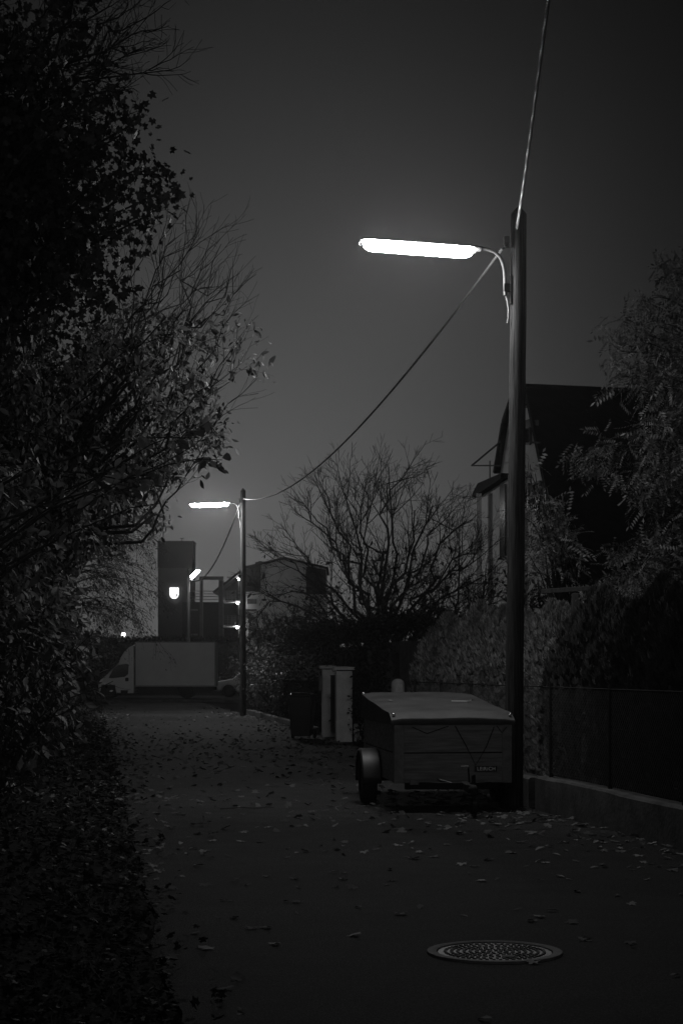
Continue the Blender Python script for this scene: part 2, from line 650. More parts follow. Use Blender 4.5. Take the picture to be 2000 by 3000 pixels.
def street_lamp(label, x, y, top, arm_rz, tilt, lean=(0, 0), z0=0.0, glow='lamp', ax=0.0):
    t = thing('street_lamp', label, 'street lamp', (x, y, z0), arm_rz, 'wooden pole street lamps along the lane')
    rng = random.Random(int(x * 100 + y))
    h = top - z0
    mb = MB()
    pts = [(0, 0, -.1)] + [(lean[0] * k / 12 + rng.uniform(-.004, .004), lean[1] * k / 12 + rng.uniform(-.004, .004), (h - .08) * k / 12) for k in range(1, 13)]
    mb.tube(pts, [.098 - .0165 * k / 12 for k in range(13)], 18)
    pl = mb.build('pole', M['wood_pole'], t, smooth=True)
    tp = Vector(pts[-1])
    MB().lathe([(.0815, 0), (.078, .012), (.012, .085), (.001, .088)], tp, 18).build('pole_tip', M['pole_cap'], pl, smooth=True)
    # bent pipe arm, local -x carries the lamp
    zb = h - .94                     # lower end of the pipe
    arm = [(-.125, -.02, zb), (-.128, -.02, zb + .16), (-.134, -.02, zb + .26), (-.152, -.02, zb + .34), (-.185, -.02, zb + .405),
           (-.245, -.02, zb + .455), (-.32, -.02, zb + .480), (-.40, -.02, zb + .488), (-.52, -.02, zb + .49)]
    arm = [(q[0] + ax, q[1], q[2]) for q in arm]
    MB().tube(arm, .0195, 12).build('arm', M['galv'], t, smooth=True)
    br = MB()
    br.box((-.098 + ax, -.02, zb + .08), (.06 + ax, .05, .085))
    br.box((-.083 + ax * 1.4, -.02, zb + .06), (.012, .06, .30))
    br.build('bracket', M['dark_metal'], t, bevel=.004)
    tail = [(ax + q[0], q[1], q[2]) for q in [(-.122, -.02, zb - .0), (-.105, -.02, zb - .06), (-.096, -.03, zb - .14), (-.098, -.03, zb - .24), (-.106, -.02, zb - .29)]]
    MB().tube(tail, .006, 6).build('cable_tail', M['cable_bright'], t, smooth=True)
    MB().box((-.115 + ax, -.03, h - .37), (.05, .05, .09)).lathe([(.02, 0), (.034, .01), (.02, .025), (.034, .04), (.02, .055)], (-.115 + ax, -.03, h - .44), 12).build('insulator', M['ceramic'], t, smooth=True)
    # luminaire: a long trough; built along local -x from x=0 at the inner end
    lum = bpy.data.objects.new('luminaire', None)
    COL.objects.link(lum)
    lum.parent = t
    lum.location = (-.462 + ax * .6, -.02, zb + .488)
    lum.scale = (.965, 1, 1)
    lum.rotation_euler = (0, tilt, 0)
    Lm, w = 1.2, .095

    def ring(xx, sc, zt, zb2, n=12):
        out = []
        for k in range(n + 1):
            a = math.pi * k / n
            out.append((xx, w * sc * math.cos(a), zt - (zt - zb2) * (math.sin(a) ** .75)))
        return out
    secs = [(-.0, .45, -.05), (-.02, .75, -.085), (-.06, .92, -.105), (-.12, 1, -.112), (-1.08, 1, -.112), (-1.14, .92, -.105), (-1.18, .75, -.085), (-1.2, .45, -.05)]
    vs, fs = [], []
    n = 12
    for xx, sc, zb2 in secs:
        vs += ring(xx, sc, -.012, zb2, n)
    for i in range(len(secs) - 1):
        for k in range(n):
            fs.append((i * (n + 1) + k, i * (n + 1) + k + 1, (i + 1) * (n + 1) + k + 1, (i + 1) * (n + 1) + k))
    fs.append(tuple(range(n + 1)))
    fs.append(tuple((len(secs) - 1) * (n + 1) + k for k in range(n + 1)))
    MB().add(vs, fs).build('diffuser', M[glow], lum, smooth=True)
    hs = MB()
    hv, hf = [], []
    for xx, sc in ((.02, .55), (0, .85), (-.05, 1.04), (-1.15, 1.04), (-1.2, .85), (-1.225, .5)):
        hv += [(xx, -w * sc, -.010), (xx, -w * sc, -.002), (xx, -w * sc * .6, .016), (xx, w * sc * .6, .016), (xx, w * sc, -.002), (xx, w * sc, -.008)]
    for i in range(5):
        for k in range(6):
            hf.append((i * 6 + k, i * 6 + (k + 1) % 6, (i + 1) * 6 + (k + 1) % 6, (i + 1) * 6 + k))
    hf.append(tuple(range(5, -1, -1)))
    hf.append(tuple(30 + k for k in range(6)))
    hs.add(hv, hf)
    hs.build('housing', M['lamp_shell'], lum, smooth=True)
    MB().tube([(.09, 0, -.002), (.0, 0, .0)], [.03, .034], 12).build('socket', M['lamp_shell'], lum, smooth=True)
    for sx in (.012, -1.215):
        for sy in (-.045, .045):
            c = MB()
            s = 1 if sx > 0 else -1
            c.tube([(sx, sy, .004), (sx + s * .022, sy, -.012), (sx + s * .028, sy, -.035), (sx + s * .008, sy, -.05)], .004, 6)
            c.build('clip', M['galv'], lum, smooth=True)
    return t


S1 = (1.812, 18.7)
S2 = (-3.045, 55.0)
S3 = (-7.83, 91.0)
L1 = street_lamp('nearest and tallest lamp on a wooden pole beside the covered trailer', S1[0], S1[1], 6.32, R(8), R(2.2), lean=(.055, 0), ax=.03)
L2 = street_lamp('middle lit lamp on a wooden pole among bushes at the far right of the lane', S2[0], S2[1], 7.05, R(6), R(-2.4), glow='lamp_boosted')
L3 = street_lamp('farthest small lit lamp, seen end-on in front of the grey tower', S3[0], S3[1], 6.62, R(112), R(14))

# ------------------------------------------------------------------ overhead cables


def sag(a, b, s, n=40):
    a, b = Vector(a), Vector(b)
    return [a.lerp(b, i / n) - Vector((0, 0, 4 * s * (i / n) * (1 - i / n))) for i in range(n + 1)]


def twisted(name, label, pts, r, pitch, m):
    # two strands wound round each other
    fine = []
    acc = 0.0
    for p, q in zip(pts, pts[1:]):
        n = max(2, int((q - p).length / (pitch / 8)))
        for i in range(n):
            fine.append(p.lerp(q, i / n))
    mb = MB()
    for ph in (0, math.pi):
        sp = []
        dist = 0
        for i, p in enumerate(fine):
            if i:
                dist += (p - fine[i - 1]).length
            t = (fine[min(i + 1, len(fine) - 1)] - fine[max(0, i - 1)]).normalized()
            u = t.cross(Vector((1, .1, 0))).normalized()
            w = t.cross(u)
            a = 2 * math.pi * dist / pitch + ph
            sp.append(p + (u * math.cos(a) + w * math.sin(a)) * r * .8)
        mb.tube(sp, r, 5)
    o = mb.build(name, m, smooth=True, fix=False)
    return tag(o, label, 'cable', 'overhead cables strung between the lamp poles')


z1 = PH - .27
near = [P(1513, 668, S1[1] - .10)]
far_pt = P(1608, -20, 12.0)
d = (far_pt - near[0])
line = []
for i in range(14):
    t = i * .28
    line.append(near[0] + d * t + Vector((0, 0, -.05 * math.sin(min(1, t) * math.pi))))
twisted('overhead_cable', 'pale twisted cable climbing from the near pole top out of the picture', line, .0085, .115, M['cable_bright'])
a = Vector((S1[0] - .115, S1[1] + .02, PH - .43))
b = Vector((S2[0] + .02, S2[1] - .1, 6.72))
twisted('overhead_cable', 'long dark cable sagging from the near pole to the middle lamp pole', sag(a, b, .80, 60), .0095, .14, M['cable_dark'])
a = Vector((S2[0] - .11, S2[1] + .05, 6.55))
b = Vector((S3[0] + .10, S3[1] - .1, 6.05))
twisted('overhead_cable', 'short far cable hanging from the middle lamp pole to the farthest lamp', sag(a, b, .85, 40), .016, .3, M['cable_dark'])

# ------------------------------------------------------------------ trailer
T = thing('cargo_trailer', 'covered single axle cargo trailer parked at the foot of the near lamp pole', 'trailer', (1.0, 19.26, 0), R(6.3))
W2, YF, YB = .60, -1.2, 1.25
bx = MB()
bx.box((0, YF, .445), (1.10, .03, .295))
bx.box((0, YF, .745), (1.10, .03, .285))
bx.box((-W2 + .015, .025, .445), (.03, 2.42, .295))
bx.box((-W2 + .015, .025, .745), (.03, 2.42, .285))
bx.box((W2 - .015, .025, .445), (.03, 2.42, .295))
bx.box((W2 - .015, .025, .745), (.03, 2.42, .285))
bx.box((0, YB, .445), (1.10, .03, .295))
bx.box((0, YB, .745), (1.10, .03, .285))
bx.build('body_boards', M['trailer_wood'], T, bevel=.006)
MB().box((0, .02, .305), (1.16, 2.40, .03)).build('floor', M['trailer_wood'], T)
for sx in (-1, 1):
    for yy in (YF, YB):
        c = MB()
        sy = -1 if yy < 0 else 1
        c.box((sx * (W2 - .045), yy + sy * .018, .59), (.10, .008, .60))
        c.box((sx * (W2 + .002), yy - sy * .035, .59), (.008, .09, .60))
        c.build('corner_post', M['trailer_steel'], T, bevel=.002)
# cover: lid sloping gently to the front with a rounded nose and a short skirt
lid = MB()
prof = [(YB + .04, 1.12), (YB + .03, 1.165), (YB - .04, 1.172), (.6, 1.122), (0, 1.082), (-.6, 1.040), (-1.0, 1.015), (-1.07, 1.004), (-1.15, .975), (-1.238, .940), (-1.242, .93)]
n = 12
vs, fs = [], []
for yy, zz in prof:
    for k in range(n + 1):
        x = lerp(-.635, .635, k / n)
        crown = .014 * (1 - (x / .635) ** 2) - (.012 if k in (0, n) else 0)
        dent = -.012 * math.exp(-((x - .1) ** 2 + (yy + .1) ** 2) / .12)
        vs.append((x, yy, zz + crown + dent + .004 * math.sin(x * 9 + yy * 5)))
for i in range(len(prof) - 1):
    for k in range(n):
        fs.append((i * (n + 1) + k, i * (n + 1) + k + 1, (i + 1) * (n + 1) + k + 1, (i + 1) * (n + 1) + k))
base = len(vs)
# skirt ring
edge = [i * (n + 1) for i in range(len(prof))] + [(len(prof) - 1) * (n + 1) + k for k in range(1, n + 1)] + [i * (n + 1) + n for i in range(len(prof) - 2, -1, -1)] + [k for k in range(n - 1, 0, -1)]
for e in edge:
    x, yy, zz = vs[e]
    vs.append((x * 1.002, yy * 1.002, .885 if yy < YF + .1 else min(zz - .05, .885 + .0 * yy)))
m_ = len(edge)
for i in range(m_):
    j = (i + 1) % m_
    fs.append((edge[i], edge[j], base + j, base + i))
lid.add(vs, fs)
lo = lid.build('cover', M['tarp'], T, smooth=True)
sd = lo.modifiers.new('thick', 'SOLIDIFY')
sd.thickness = .012
for sx in (-.60, .60):
    MB().sphere((sx, -1.16, .985), .018).build('corner_stud', M['chrome'], lo, smooth=True)
MB().sphere((-.62, 1.2, 1.165), .022).build('corner_stud', M['chrome'], lo, smooth=True)
MB().box((.30, .05, 1.102), (.20, .012, .008), Matrix.Rotation(R(-28), 3, 'Z')).build('cover_strap', M['plate_light'], lo)
cd = MB()
for pts in ([(-.42, .86), (-.27, .795), (-.05, .87)], [(.02, .87), (.13, .67), (.23, .47), (.34, .66), (.42, .86)], [(.55, .86), (.70 - .2, .80), (.45, .87)]):
    cd.tube([(x, YF - .028, z) for x, z in pts], .0045, 5)
cd.build('elastic_cord', M['rubber'], T)


def wheel(parent, name, c, r, w, axis_x=True, tyre_m=None):
    rot = Matrix.Rotation(R(90), 3, 'Y') if axis_x else Matrix.Rotation(R(90), 3, 'X')
    wh = MB().lathe([(r * .60, -w * .42), (r * .66, -w * .5), (r * .93, -w * .48), (r, -w * .3), (r, w * .3), (r * .93, w * .48), (r * .66, w * .5), (r * .60, w * .42)], c, 28, rot)
    wo = wh.build(name, tyre_m or M['rubber'], parent, smooth=True)
    MB().lathe([(.01, -w * .34), (r * .2, -w * .36), (r * .24, -w * .22), (r * .5, -w * .2), (r * .61, -w * .4), (r * .61, w * .4), (r * .5, w * .2), (r * .24, w * .22), (r * .2, w * .36), (.01, w * .34)],
                c, 24, rot).build('rim', M['rim'], wo, smooth=True)
    return wo


for sx in (-1, 1):
    wheel(T, 'wheel', (sx * .72, 0, .275), .275, .155)
    fn = MB()
    vs, fs = [], []
    K = 14
    for k in range(K + 1):
        a = R(lerp(-8, 188, k / K))
        for xx, rr in ((-.105, .305), (-.09, .322), (.09, .322), (.105, .305), (.105, .29)):
            vs.append((sx * .715 + sx * xx, rr * math.cos(a), .275 + rr * math.sin(a)))
    for k in range(K):
        for q in range(4):
            fs.append((k * 5 + q, k * 5 + q + 1, (k + 1) * 5 + q + 1, (k + 1) * 5 + q))
    # outer cheek
    fn.add(vs, fs)
    fo = fn.build('mudguard', M['fender'], T, smooth=True)
    so = fo.modifiers.new('thick', 'SOLIDIFY')
    so.thickness = .006
MB().beam((-.7, 0, .275), (.7, 0, .275), .06).build('axle', M['dark_metal'], T)
db = MB()
db.beam((-.45, -1.0, .25), (.04, -1.66, .29), .05, .07)
db.beam((.50, -1.0, .25), (.04, -1.66, .29), .05, .07)
db.beam((.04, -1.60, .295), (.06, -1.90, .27), .06, .07)
db.build('drawbar', M['dark_metal'], T, bevel=.006)
cp = MB()
cp.box((.06, -1.93, .285), (.07, .15, .06))
cp.sphere((.06, -2.0, .275), .048)
cp.build('coupling', M['dark_metal'], T, smooth=True)
jk = MB()
jk.tube([(.105, -1.78, .12), (.105, -1.78, .40)], .020, 10)
jk.tube([(.105, -1.78, .40), (.105, -1.84, .405)], .009, 8)
jk.box((.082, -1.78, .28), (.05, .05, .05))
jo = jk.build('jockey_stand', M['dark_metal'], T, smooth=True)
wheel(jo, 'jockey_wheel', (.105, -1.78, .085), .085, .05)
MB().tube([(.035, -1.45, .47), (.115, -1.45, .47)], .010, 8).build('grab_handle', M['chrome'], T, smooth=True)
MB().beam((.125, -1.45, .29), (.113, -1.45, .475), .014).build('handle_stay', M['dark_metal'], T)
pp = MB()
pp.add([(-.18, -1.27, .345), (.0, -1.52, .30), (.05, -1.54, .24), (-.10, -1.29, .275)], [(0, 1, 2, 3)])
po = pp.build('mud_plate', M['trailer_steel'], T)
po.modifiers.new('thick', 'SOLIDIFY').thickness = .006
# badge on the front boards
YP = YF - .0325


def text_mesh(body, size, name):
    c = bpy.data.curves.new(name, 'FONT')
    c.body = body
    c.size = size
    c.extrude = .0015
    c.align_x = 'CENTER'
    c.align_y = 'CENTER'
    c.offset = .0008
    c.space_character = 1.12
    o = bpy.data.objects.new('tmp_text', c)
    COL.objects.link(o)
    bpy.context.view_layer.update()
    me = bpy.data.meshes.new_from_object(o.evaluated_get(bpy.context.evaluated_depsgraph_get()))
    bpy.data.objects.remove(o)
    return me


BXC, BZC = .335, .433
pb = MB().box((BXC, YF - .022, BZC), (.235, .012, .058)).build('badge', M['plate_dark'], T, bevel=.004)
me = text_mesh('LEiRiCH', .050, 'badge_lettering')
me.materials.clear()
me.materials.append(M['plate_light'])
tx = bpy.data.objects.new('badge_lettering', me)
COL.objects.link(tx)
tx.parent = pb
tx.location = (BXC + .004, YF - .030, BZC)
tx.rotation_euler = (R(90), 0, 0)
fr = MB()
for z in (-.031, .031):
    fr.box((BXC, YF - .0295, BZC + z), (.232, .004, .004))
for x in (-.1175, .1175):
    fr.box((BXC + x, YF - .0295, BZC), (.004, .004, .05))
fr.build('badge_outline', M['trailer_steel'], pb)
MB().box((BXC + .185, YF - .021, BZC + .006), (.10, .010, .042)).build('data_plate', M['trailer_steel'], T, bevel=.002)
MB().box((-.40, YF - .03, .30), (.09, .03, .05)).build('lamp_bracket', M['trailer_steel'], T, bevel=.004)

# ------------------------------------------------------------------ low wall and chain link fence
FL = [(8.0, 3.86), (14.1, 2.79), (18.55, 2.02)]
FL2 = [(18.9, 1.99), (26.3, .93)]
wl = MB()


def wall_prism(pts, w, z0, z1, wob=0):
    """wall along (y,x) list, road face on the left"""
    mb = MB()
    P0 = []
    for (ya, xa), (yb, xb) in zip(pts, pts[1:]):
        n = 10
        for i in range(n):
            P0.append((lerp(xa, xb, i / n), lerp(ya, yb, i / n)))
    P0.append((pts[-1][1], pts[-1][0]))
    vs, fs = [], []
    rng = random.Random(4)
    for x, y in P0:
        j = rng.uniform(-wob, wob)
        vs += [(x, y, z0), (x + j * .6, y, z1 - .02 + j), (x + .02, y, z1 + j), (x + w, y, z1 + j * .5), (x + w, y, z0)]
    for i in range(len(P0) - 1):
        for k in range(5):
            k2 = (k + 1) % 5
            fs.append((i * 5 + k, i * 5 + k2, (i + 1) * 5 + k2, (i + 1) * 5 + k))
    fs.append((0, 1, 2, 3, 4))
    b_ = (len(P0) - 1) * 5
    fs.append((b_, b_ + 4, b_ + 3, b_ + 2, b_ + 1))
    return mb.add(vs, fs)


tag(wall_prism(FL, .2, -.05, .335, .008).build('garden_wall', M['concrete']), 'low stained concrete wall under the wire fence at the right edge', 'wall')
tag(wall_prism(FL2, .2, -.05, .30, .008).build('garden_wall', M['concrete']), 'low concrete wall section hidden behind the trailer and lamp pole', 'wall')

FN = thing('chain_link_fence', 'dark chain link fence with thin posts standing on the low wall', 'fence', (2.1, 18.5, .33))
FP = [(8.0, 3.96), (14.1, 2.89), (18.6, 2.12), (26.3, 1.03)]


def fence_pt(s):
    acc = 0
    for (ya, xa), (yb, xb) in zip(FP, FP[1:]):
        l = math.hypot(xb - xa, yb - ya)
        if s <= acc + l + 1e-6:
            t = (s - acc) / l
            return Vector((lerp(xa, xb, t), lerp(ya, yb, t), 0))
        acc += l
    return Vector((FP[-1][1], FP[-1][0], 0))


FLEN = sum(math.hypot(b[1] - a[1], b[0] - a[0]) for a, b in zip(FP, FP[1:]))
O = Vector((2.1, 18.5, .33))
wm = MB()
zt, zb_ = 1.25, .36
pit = .055
k = 0
s = -0.9
while s < FLEN:
    for sg in (1, -1):
        s0, s1 = (s, s + .89) if sg > 0 else (s + .89, s)
        # clip to fence
        if min(s0, s1) < 0 or max(s0, s1) > FLEN:
            continue
        A = fence_pt(s0) + Vector((0, 0, zb_))
        B = fence_pt(s1) + Vector((0, 0, zt))
        wm.tube([A - O, (A + B) / 2 - O, B - O], .0019, 3, cap=False)
    s += pit
wm.build('wire_mesh', M['wire'], FN, fix=False)
ra = MB()
ra.tube([fence_pt(FLEN * i / 40) + Vector((0, 0, zt + .012)) - O for i in range(41)], .008, 6)
ra.build('top_rail', M['rail'], FN, smooth=True)
ps = .9
while ps < FLEN:
    q = fence_pt(ps)
    MB().tube([q + Vector((0, 0, .25)) - O, q + Vector((0, 0, zt + .05)) - O], .022, 8).build('post', M['dark_metal'], FN, smooth=True)
    ps += 1.92

# end stone post of the fence (rounded top)
q = P(1165, 2025, 26.6)
sp = MB()
pr = [(.10, 0), (.10, 1.2), (.098, 1.235), (.085, 1.265), (.06, 1.29), (.03, 1.302), (.001, 1.305)]
sp.lathe(pr, (0, 0, 0), 16)
sp.box((.03, -.098, .95), (.07, .014, .55))
so = sp.build('concrete_post', M['stone'], smooth=True, loc=(q.x, q.y, 0))
tag(so, 'pale round-topped concrete post at the far end of the wire fence', 'post')

# ------------------------------------------------------------------ gate pillars, gate, bin
Yp = 35.9


def pillar(label, x, y, w, h, rz=R(5)):
    t = thing('gate_pillar', label, 'gate pillar', (x, y, 0), rz, 'rendered gate pillars behind the trailer')
    MB().box((0, 0, h / 2 - .03), (w, w, h + .02)).build('shaft', M['render_wall'], t, bevel=.008)
    MB().box((0, 0, h + .03), (w + .10, w + .10, .06)).add([(-w / 2 - .04, -w / 2 - .04, h + .06), (w / 2 + .04, -w / 2 - .04, h + .06), (w / 2 + .04, w / 2 + .04, h + .06), (-w / 2 - .04, w / 2 + .04, h + .06), (0, 0, h + .075)], [(0, 1, 4), (1, 2, 4), (2, 3, 4), (3, 0, 4)]).build('cap', M['render_wall'], t, bevel=.006)
    return t


pillar('front pale rendered gate pillar with flat cap beside the trailer', .045, Yp, .32, 1.43)
p2 = pillar('rear gate pillar with a small pale plate on its left edge', -.27, 38.6, .30, 1.46)
mbx = thing('letter_box', 'small pale letter box hung on the rear gate pillar', 'letter box', (-.455, 38.40, 1.02), R(5))
MB().box((0, 0, .11), (.055, .24, .30)).build('case', M['galv'], mbx, bevel=.008)
MB().box((-.02, -.005, .275), (.08, .26, .02)).build('flap', M['galv'], mbx, bevel=.004)
tag(MB().box((.40, 0, .165), (.41, .16, .36)).build('gate_plinth', M['render_wall'], loc=(.05, Yp, 0), bevel=.01), 'low rendered wall stub joined to the front gate pillar', 'wall')
gt = thing('board_gate', 'dark board gate panel right of the front pillar, half hidden by the trailer', 'gate', (.24, Yp, .36))
gb = MB()
for k in range(5):
    gb.box((.055 + k * .115, .03, .48), (.10, .025, .95))
gb.build('boards', M['gate'], gt)
gf = MB()
for z in (.06, .92):
    gf.box((.29, .055, z), (.58, .03, .06))
gf.box((.29, .056, .49), (.05, .026, .86))
gf.build('gate_frame', M['dark_metal'], gt)
gd = thing('slatted_gate', 'dark slatted gate leaf closing the gap between the two pillars', 'gate', (.03, 36.15, .05), R(6.5))
gb = MB()
for k in range(16):
    gb.box((0, .08 + k * .14, .66), (.022, .11, 1.22))
gb.build('boards', M['gate'], gd)
gf = MB()
for z in (.2, 1.1):
    gf.box((.03, 1.14, z), (.03, 2.25, .07))
gf.box((.031, 1.14, .65), (.026, .06, .9))
gf.build('gate_frame', M['dark_metal'], gd)

bn = thing('wheelie_bin', 'dark wheelie bin with shiny lid rim standing before the gate pillars', 'bin', (-.82, 36.9, 0), R(-8))
bb = MB()
bb.add([(-.20, -.22, .06), (.20, -.22, .06), (.20, .2, .06), (-.20, .2, .06), (-.25, -.28, .88), (.25, -.28, .88), (.25, .27, .88), (-.25, .27, .88)],
       [(0, 3, 2, 1), (4, 5, 6, 7), (0, 1, 5, 4), (1, 2, 6, 5), (2, 3, 7, 6), (3, 0, 4, 7)])
bb.build('body', M['bin'], bn, bevel=.03)
lb = MB()
lb.box((0, 0, .90), (.54, .60, .035))
lv = lb.build('lid', M['bin'], bn, bevel=.012)
MB().add([(-.23, -.27, .92), (.23, -.27, .92), (.23, .26, .92), (-.23, .26, .92), (-.17, -.2, .965), (.17, -.2, .965), (.17, .2, .965), (-.17, .2, .965)],
         [(4, 5, 6, 7), (0, 1, 5, 4), (1, 2, 6, 5), (2, 3, 7, 6), (3, 0, 4, 7), (0, 3, 2, 1)]).build('lid_dome', M['bin'], lv, bevel=.02)
MB().tube([(-.2, .33, .90), (.2, .33, .90)], .014, 8).build('handle', M['bin'], bn)
for sx in (-.23, .23):
    wheel(bn, 'wheel', (sx, .24, .10), .10, .05)

# slat fence along the hedge on the far right side
SF = thing('slat_fence', 'dark vertical slat fence in front of the hedge beyond the bin', 'fence', (-1.2, 45, 0))
sl = MB()
for i in range(90):
    y = 39.0 + i * .17
    x = right_edge(y) + .28
    sl.box((x + 1.2, y - 45, .62), (.03, .10, 1.1))
sl.build('slats', M['gate'], SF)
for i in range(8):
    y = 39.1 + i * 2.18
    MB().box((right_edge(y) + .33 + 1.2, y - 45, .62), (.07, .07, 1.26)).build('post', M['gate'], SF)
ed = wall_prism([(40, right_edge(40) + .02), (48, right_edge(48) + .02), (58, right_edge(58) + .02)], .14, -.03, .14, .006)
tag(ed.build('kerb_edging', M['concrete']), kind='structure')

# ------------------------------------------------------------------ manhole cover
mh = thing('manhole_cover', 'round iron manhole cover with pale ring in the near asphalt', 'manhole cover', (.83, 9.08 - .02, 0))
rr = MB()
rr.lathe([(.314, -.03), (.314, .008), (.319, .011), (.365, .011), (.368, .002), (.368, -.03)], (0, 0, 0), 56)
rr.build('ring', M['iron_rim'], mh, smooth=True)
cv = MB()
cv.lathe([(.308, -.03), (.308, .004), (.001, .004)], (0, 0, 0), 48)
cv.build('lid', M['iron'], mh)
kn = MB()
for rg in range(1, 9):
    nn = rg * 6
    for k in range(nn):
        a = 2 * math.pi * k / nn + rg * .2
        kn.box((.0335 * rg * math.cos(a), .0335 * rg * math.sin(a), .006), (.016, .016, .008), Matrix.Rotation(a, 3, 'Z'))
kn.build('studs', M['iron_rim'], mh)
MB().box((.055, -.19, .007), (.06, .05, .012)).build('lifting_block', M['iron_rim'], mh)
# the cover lies in the middle of the picture at its measured place
mh.scale = (.94, .94, 1)
mh.location = ((1448 - CX) * 9.06 / F, 9.06, .002)

# ------------------------------------------------------------------ box van
VD = 82.0


def vp(px, py):
    q = P(px, py, VD)
    return q


VX0 = vp(290, 2045).x
V = thing('box_van', 'white box van with cab to the left parked across the end of the lane', 'van', (vp(430, 2045).x, VD + 1.0, .10))
VO = V.location.copy()


def vq(px, py, y=0.0):
    p = vp(px, py)
    return (p.x - VO.x, y - 1.0, p.z - VO.z)


cab = [(290, 1999), (298, 1990), (314, 1975.5), (334, 1957), (347, 1944), (354, 1926), (364, 1910), (380, 1895), (392, 1889), (393.5, 2031), (341, 2031), (340, 2026), (337, 2017), (330, 2010), (317, 2007), (304, 2010), (297, 2017), (294, 2026), (290, 2028), (288, 2012)]
MB().prism([vq(*c) for c in cab], (0, 1.9, 0)).build('cab', M['white_paint'], V, bevel=.05, smooth=True)
MB().prism([vq(397, 1881), vq(630, 1881), vq(630, 2010), vq(397, 2010)], (0, 2.0, 0)).build('cargo_box', M['box_panel'], V, bevel=.03)
et = MB()
for (x0, y0, x1, y1) in ((396, 1880, 631, 1883), (396, 2008, 631, 2012), (396, 1883, 399, 2008), (628, 1883, 631, 2008)):
    et.prism([vq(x0, y0, -.012), vq(x1, y0, -.012), vq(x1, y1, -.012), vq(x0, y1, -.012)], (0, .02, 0))
et.build('box_edging', M['galv'], V)
win = [(319, 1986), (333, 1959), (347, 1948), (372, 1944.5), (378, 1947), (376, 1975), (366, 1983), (330, 1987)]
MB().prism([vq(x, y, -.012) for x, y in win], (0, .014, 0)).build('door_window', M['glass_dark'], V)
ws = [vq(316, 1973.5, .14), vq(345.5, 1944, .2), vq(345.5, 1944, 1.7), vq(316, 1973.5, 1.76)]
MB().prism([Vector(p) + Vector((-.02, 0, .02)) for p in ws], (-.01, 0, .01)).build('windscreen', M['glass_dark'], V)
MB().prism([vq(370, 1985, -.05), vq(378, 1985, -.05), vq(378, 1996, -.05), vq(370, 1996, -.05)], (-.05, .06, 0)).build('wing_mirror', M['rubber'], V, bevel=.02)
MB().prism([vq(354, 2022, -.008), vq(376, 2022, -.008), vq(374, 2031, -.008), vq(355, 2031, -.008)], (0, .05, 0)).build('step', M['rubber'], V)
MB().prism([vq(288, 2010, .02), vq(296, 2010, .02), vq(294, 2032, .02), vq(286, 2032, .02)], (0, 1.86, 0)).build('bumper', M['rubber'], V, bevel=.03)
MB().prism([vq(291, 1996, -.006), vq(300, 1988, -.006), vq(305, 1990, -.006), vq(294, 2001, -.006)], (0, .12, 0)).build('headlight', M['headlamp'], V)
ch = MB()
ch.prism([vq(394, 2013, .25), vq(628, 2013, .25), vq(628, 2022, .25), vq(394, 2022, .25)], (0, 1.4, 0))
ch.prism([vq(405, 2015, .06), vq(520, 2015, .06), vq(520, 2034, .06), vq(405, 2034, .06)], (0, .1, 0))
ch.prism([vq(566, 2015, .06), vq(622, 2015, .06), vq(622, 2030, .06), vq(566, 2030, .06)], (0, .1, 0))
ch.build('chassis', M['rubber'], V)
for px in (317, 545):
    for yy in (.12, 1.75):
        p = vp(px, 2030)
        wheel(V, 'wheel', (p.x - VO.x, yy - 1.0, .33), .33, .2, axis_x=False)
MB().prism([vq(298, 2006, .0), vq(338, 2006, .0), vq(341, 2033, .0), vq(294, 2033, .0)], (0, .3, 0)).build('wheel_arch', M['rubber'], V)
V_arch = None

# parked car behind the van's tail
CR = thing('parked_car', 'pale car nose with glinting headlight parked just behind the van', 'car', (-4.15, 86.5, .10))
prof = [(-2.05, .30), (-2.08, .55), (-1.98, .72), (-1.1, .88), (-.45, 1.38), (.0, 1.46), (1.1, 1.42), (1.75, .98), (2.0, .92), (2.05, .5), (2.0, .28), (1.65, .28), (1.6, .48), (1.35, .6), (1.05, .48), (1.0, .25), (-.95, .25), (-1.0, .48), (-1.3, .6), (-1.6, .48), (-1.65, .28)]
MB().prism([(x, -.85, z) for x, z in prof], (0, 1.7, 0)).build('body', M['white_paint'], CR, bevel=.09, smooth=True)
for yy in (-.862, .85):
    MB().prism([(x, yy, z) for x, z in ((-.9, .92), (-.4, 1.32), (.1, 1.36), (.1, .92))], (0, .012, 0)).build('door_window', M['glass_dark'], CR)
    MB().prism([(x, yy, z) for x, z in ((.18, .92), (.18, 1.36), (1.0, 1.33), (1.45, .97))], (0, .012, 0)).build('door_window', M['glass_dark'], CR)
MB().prism([(-1.05, -.7, .93), (-1.05, .7, .93), (-.48, .62, 1.36), (-.48, -.62, 1.36)], (-.012, 0, .012)).build('windscreen', M['glass_dark'], CR)
for yy in (-.62, .62):
    MB().sphere((-2.02, yy, .66), .12, sc=(.5, 1.2, .7)).build('headlight', M['headlamp'], CR, smooth=True)
for px in (-1.3, 1.32):
    for yy in (-.76, .76):
        wheel(CR, 'wheel', (px, yy, .3), .3, .19, axis_x=False)
MB().sphere((-.85, -.95, .98), .09, sc=(.6, 1, .7)).build('wing_mirror', M['chrome'], CR, smooth=True)

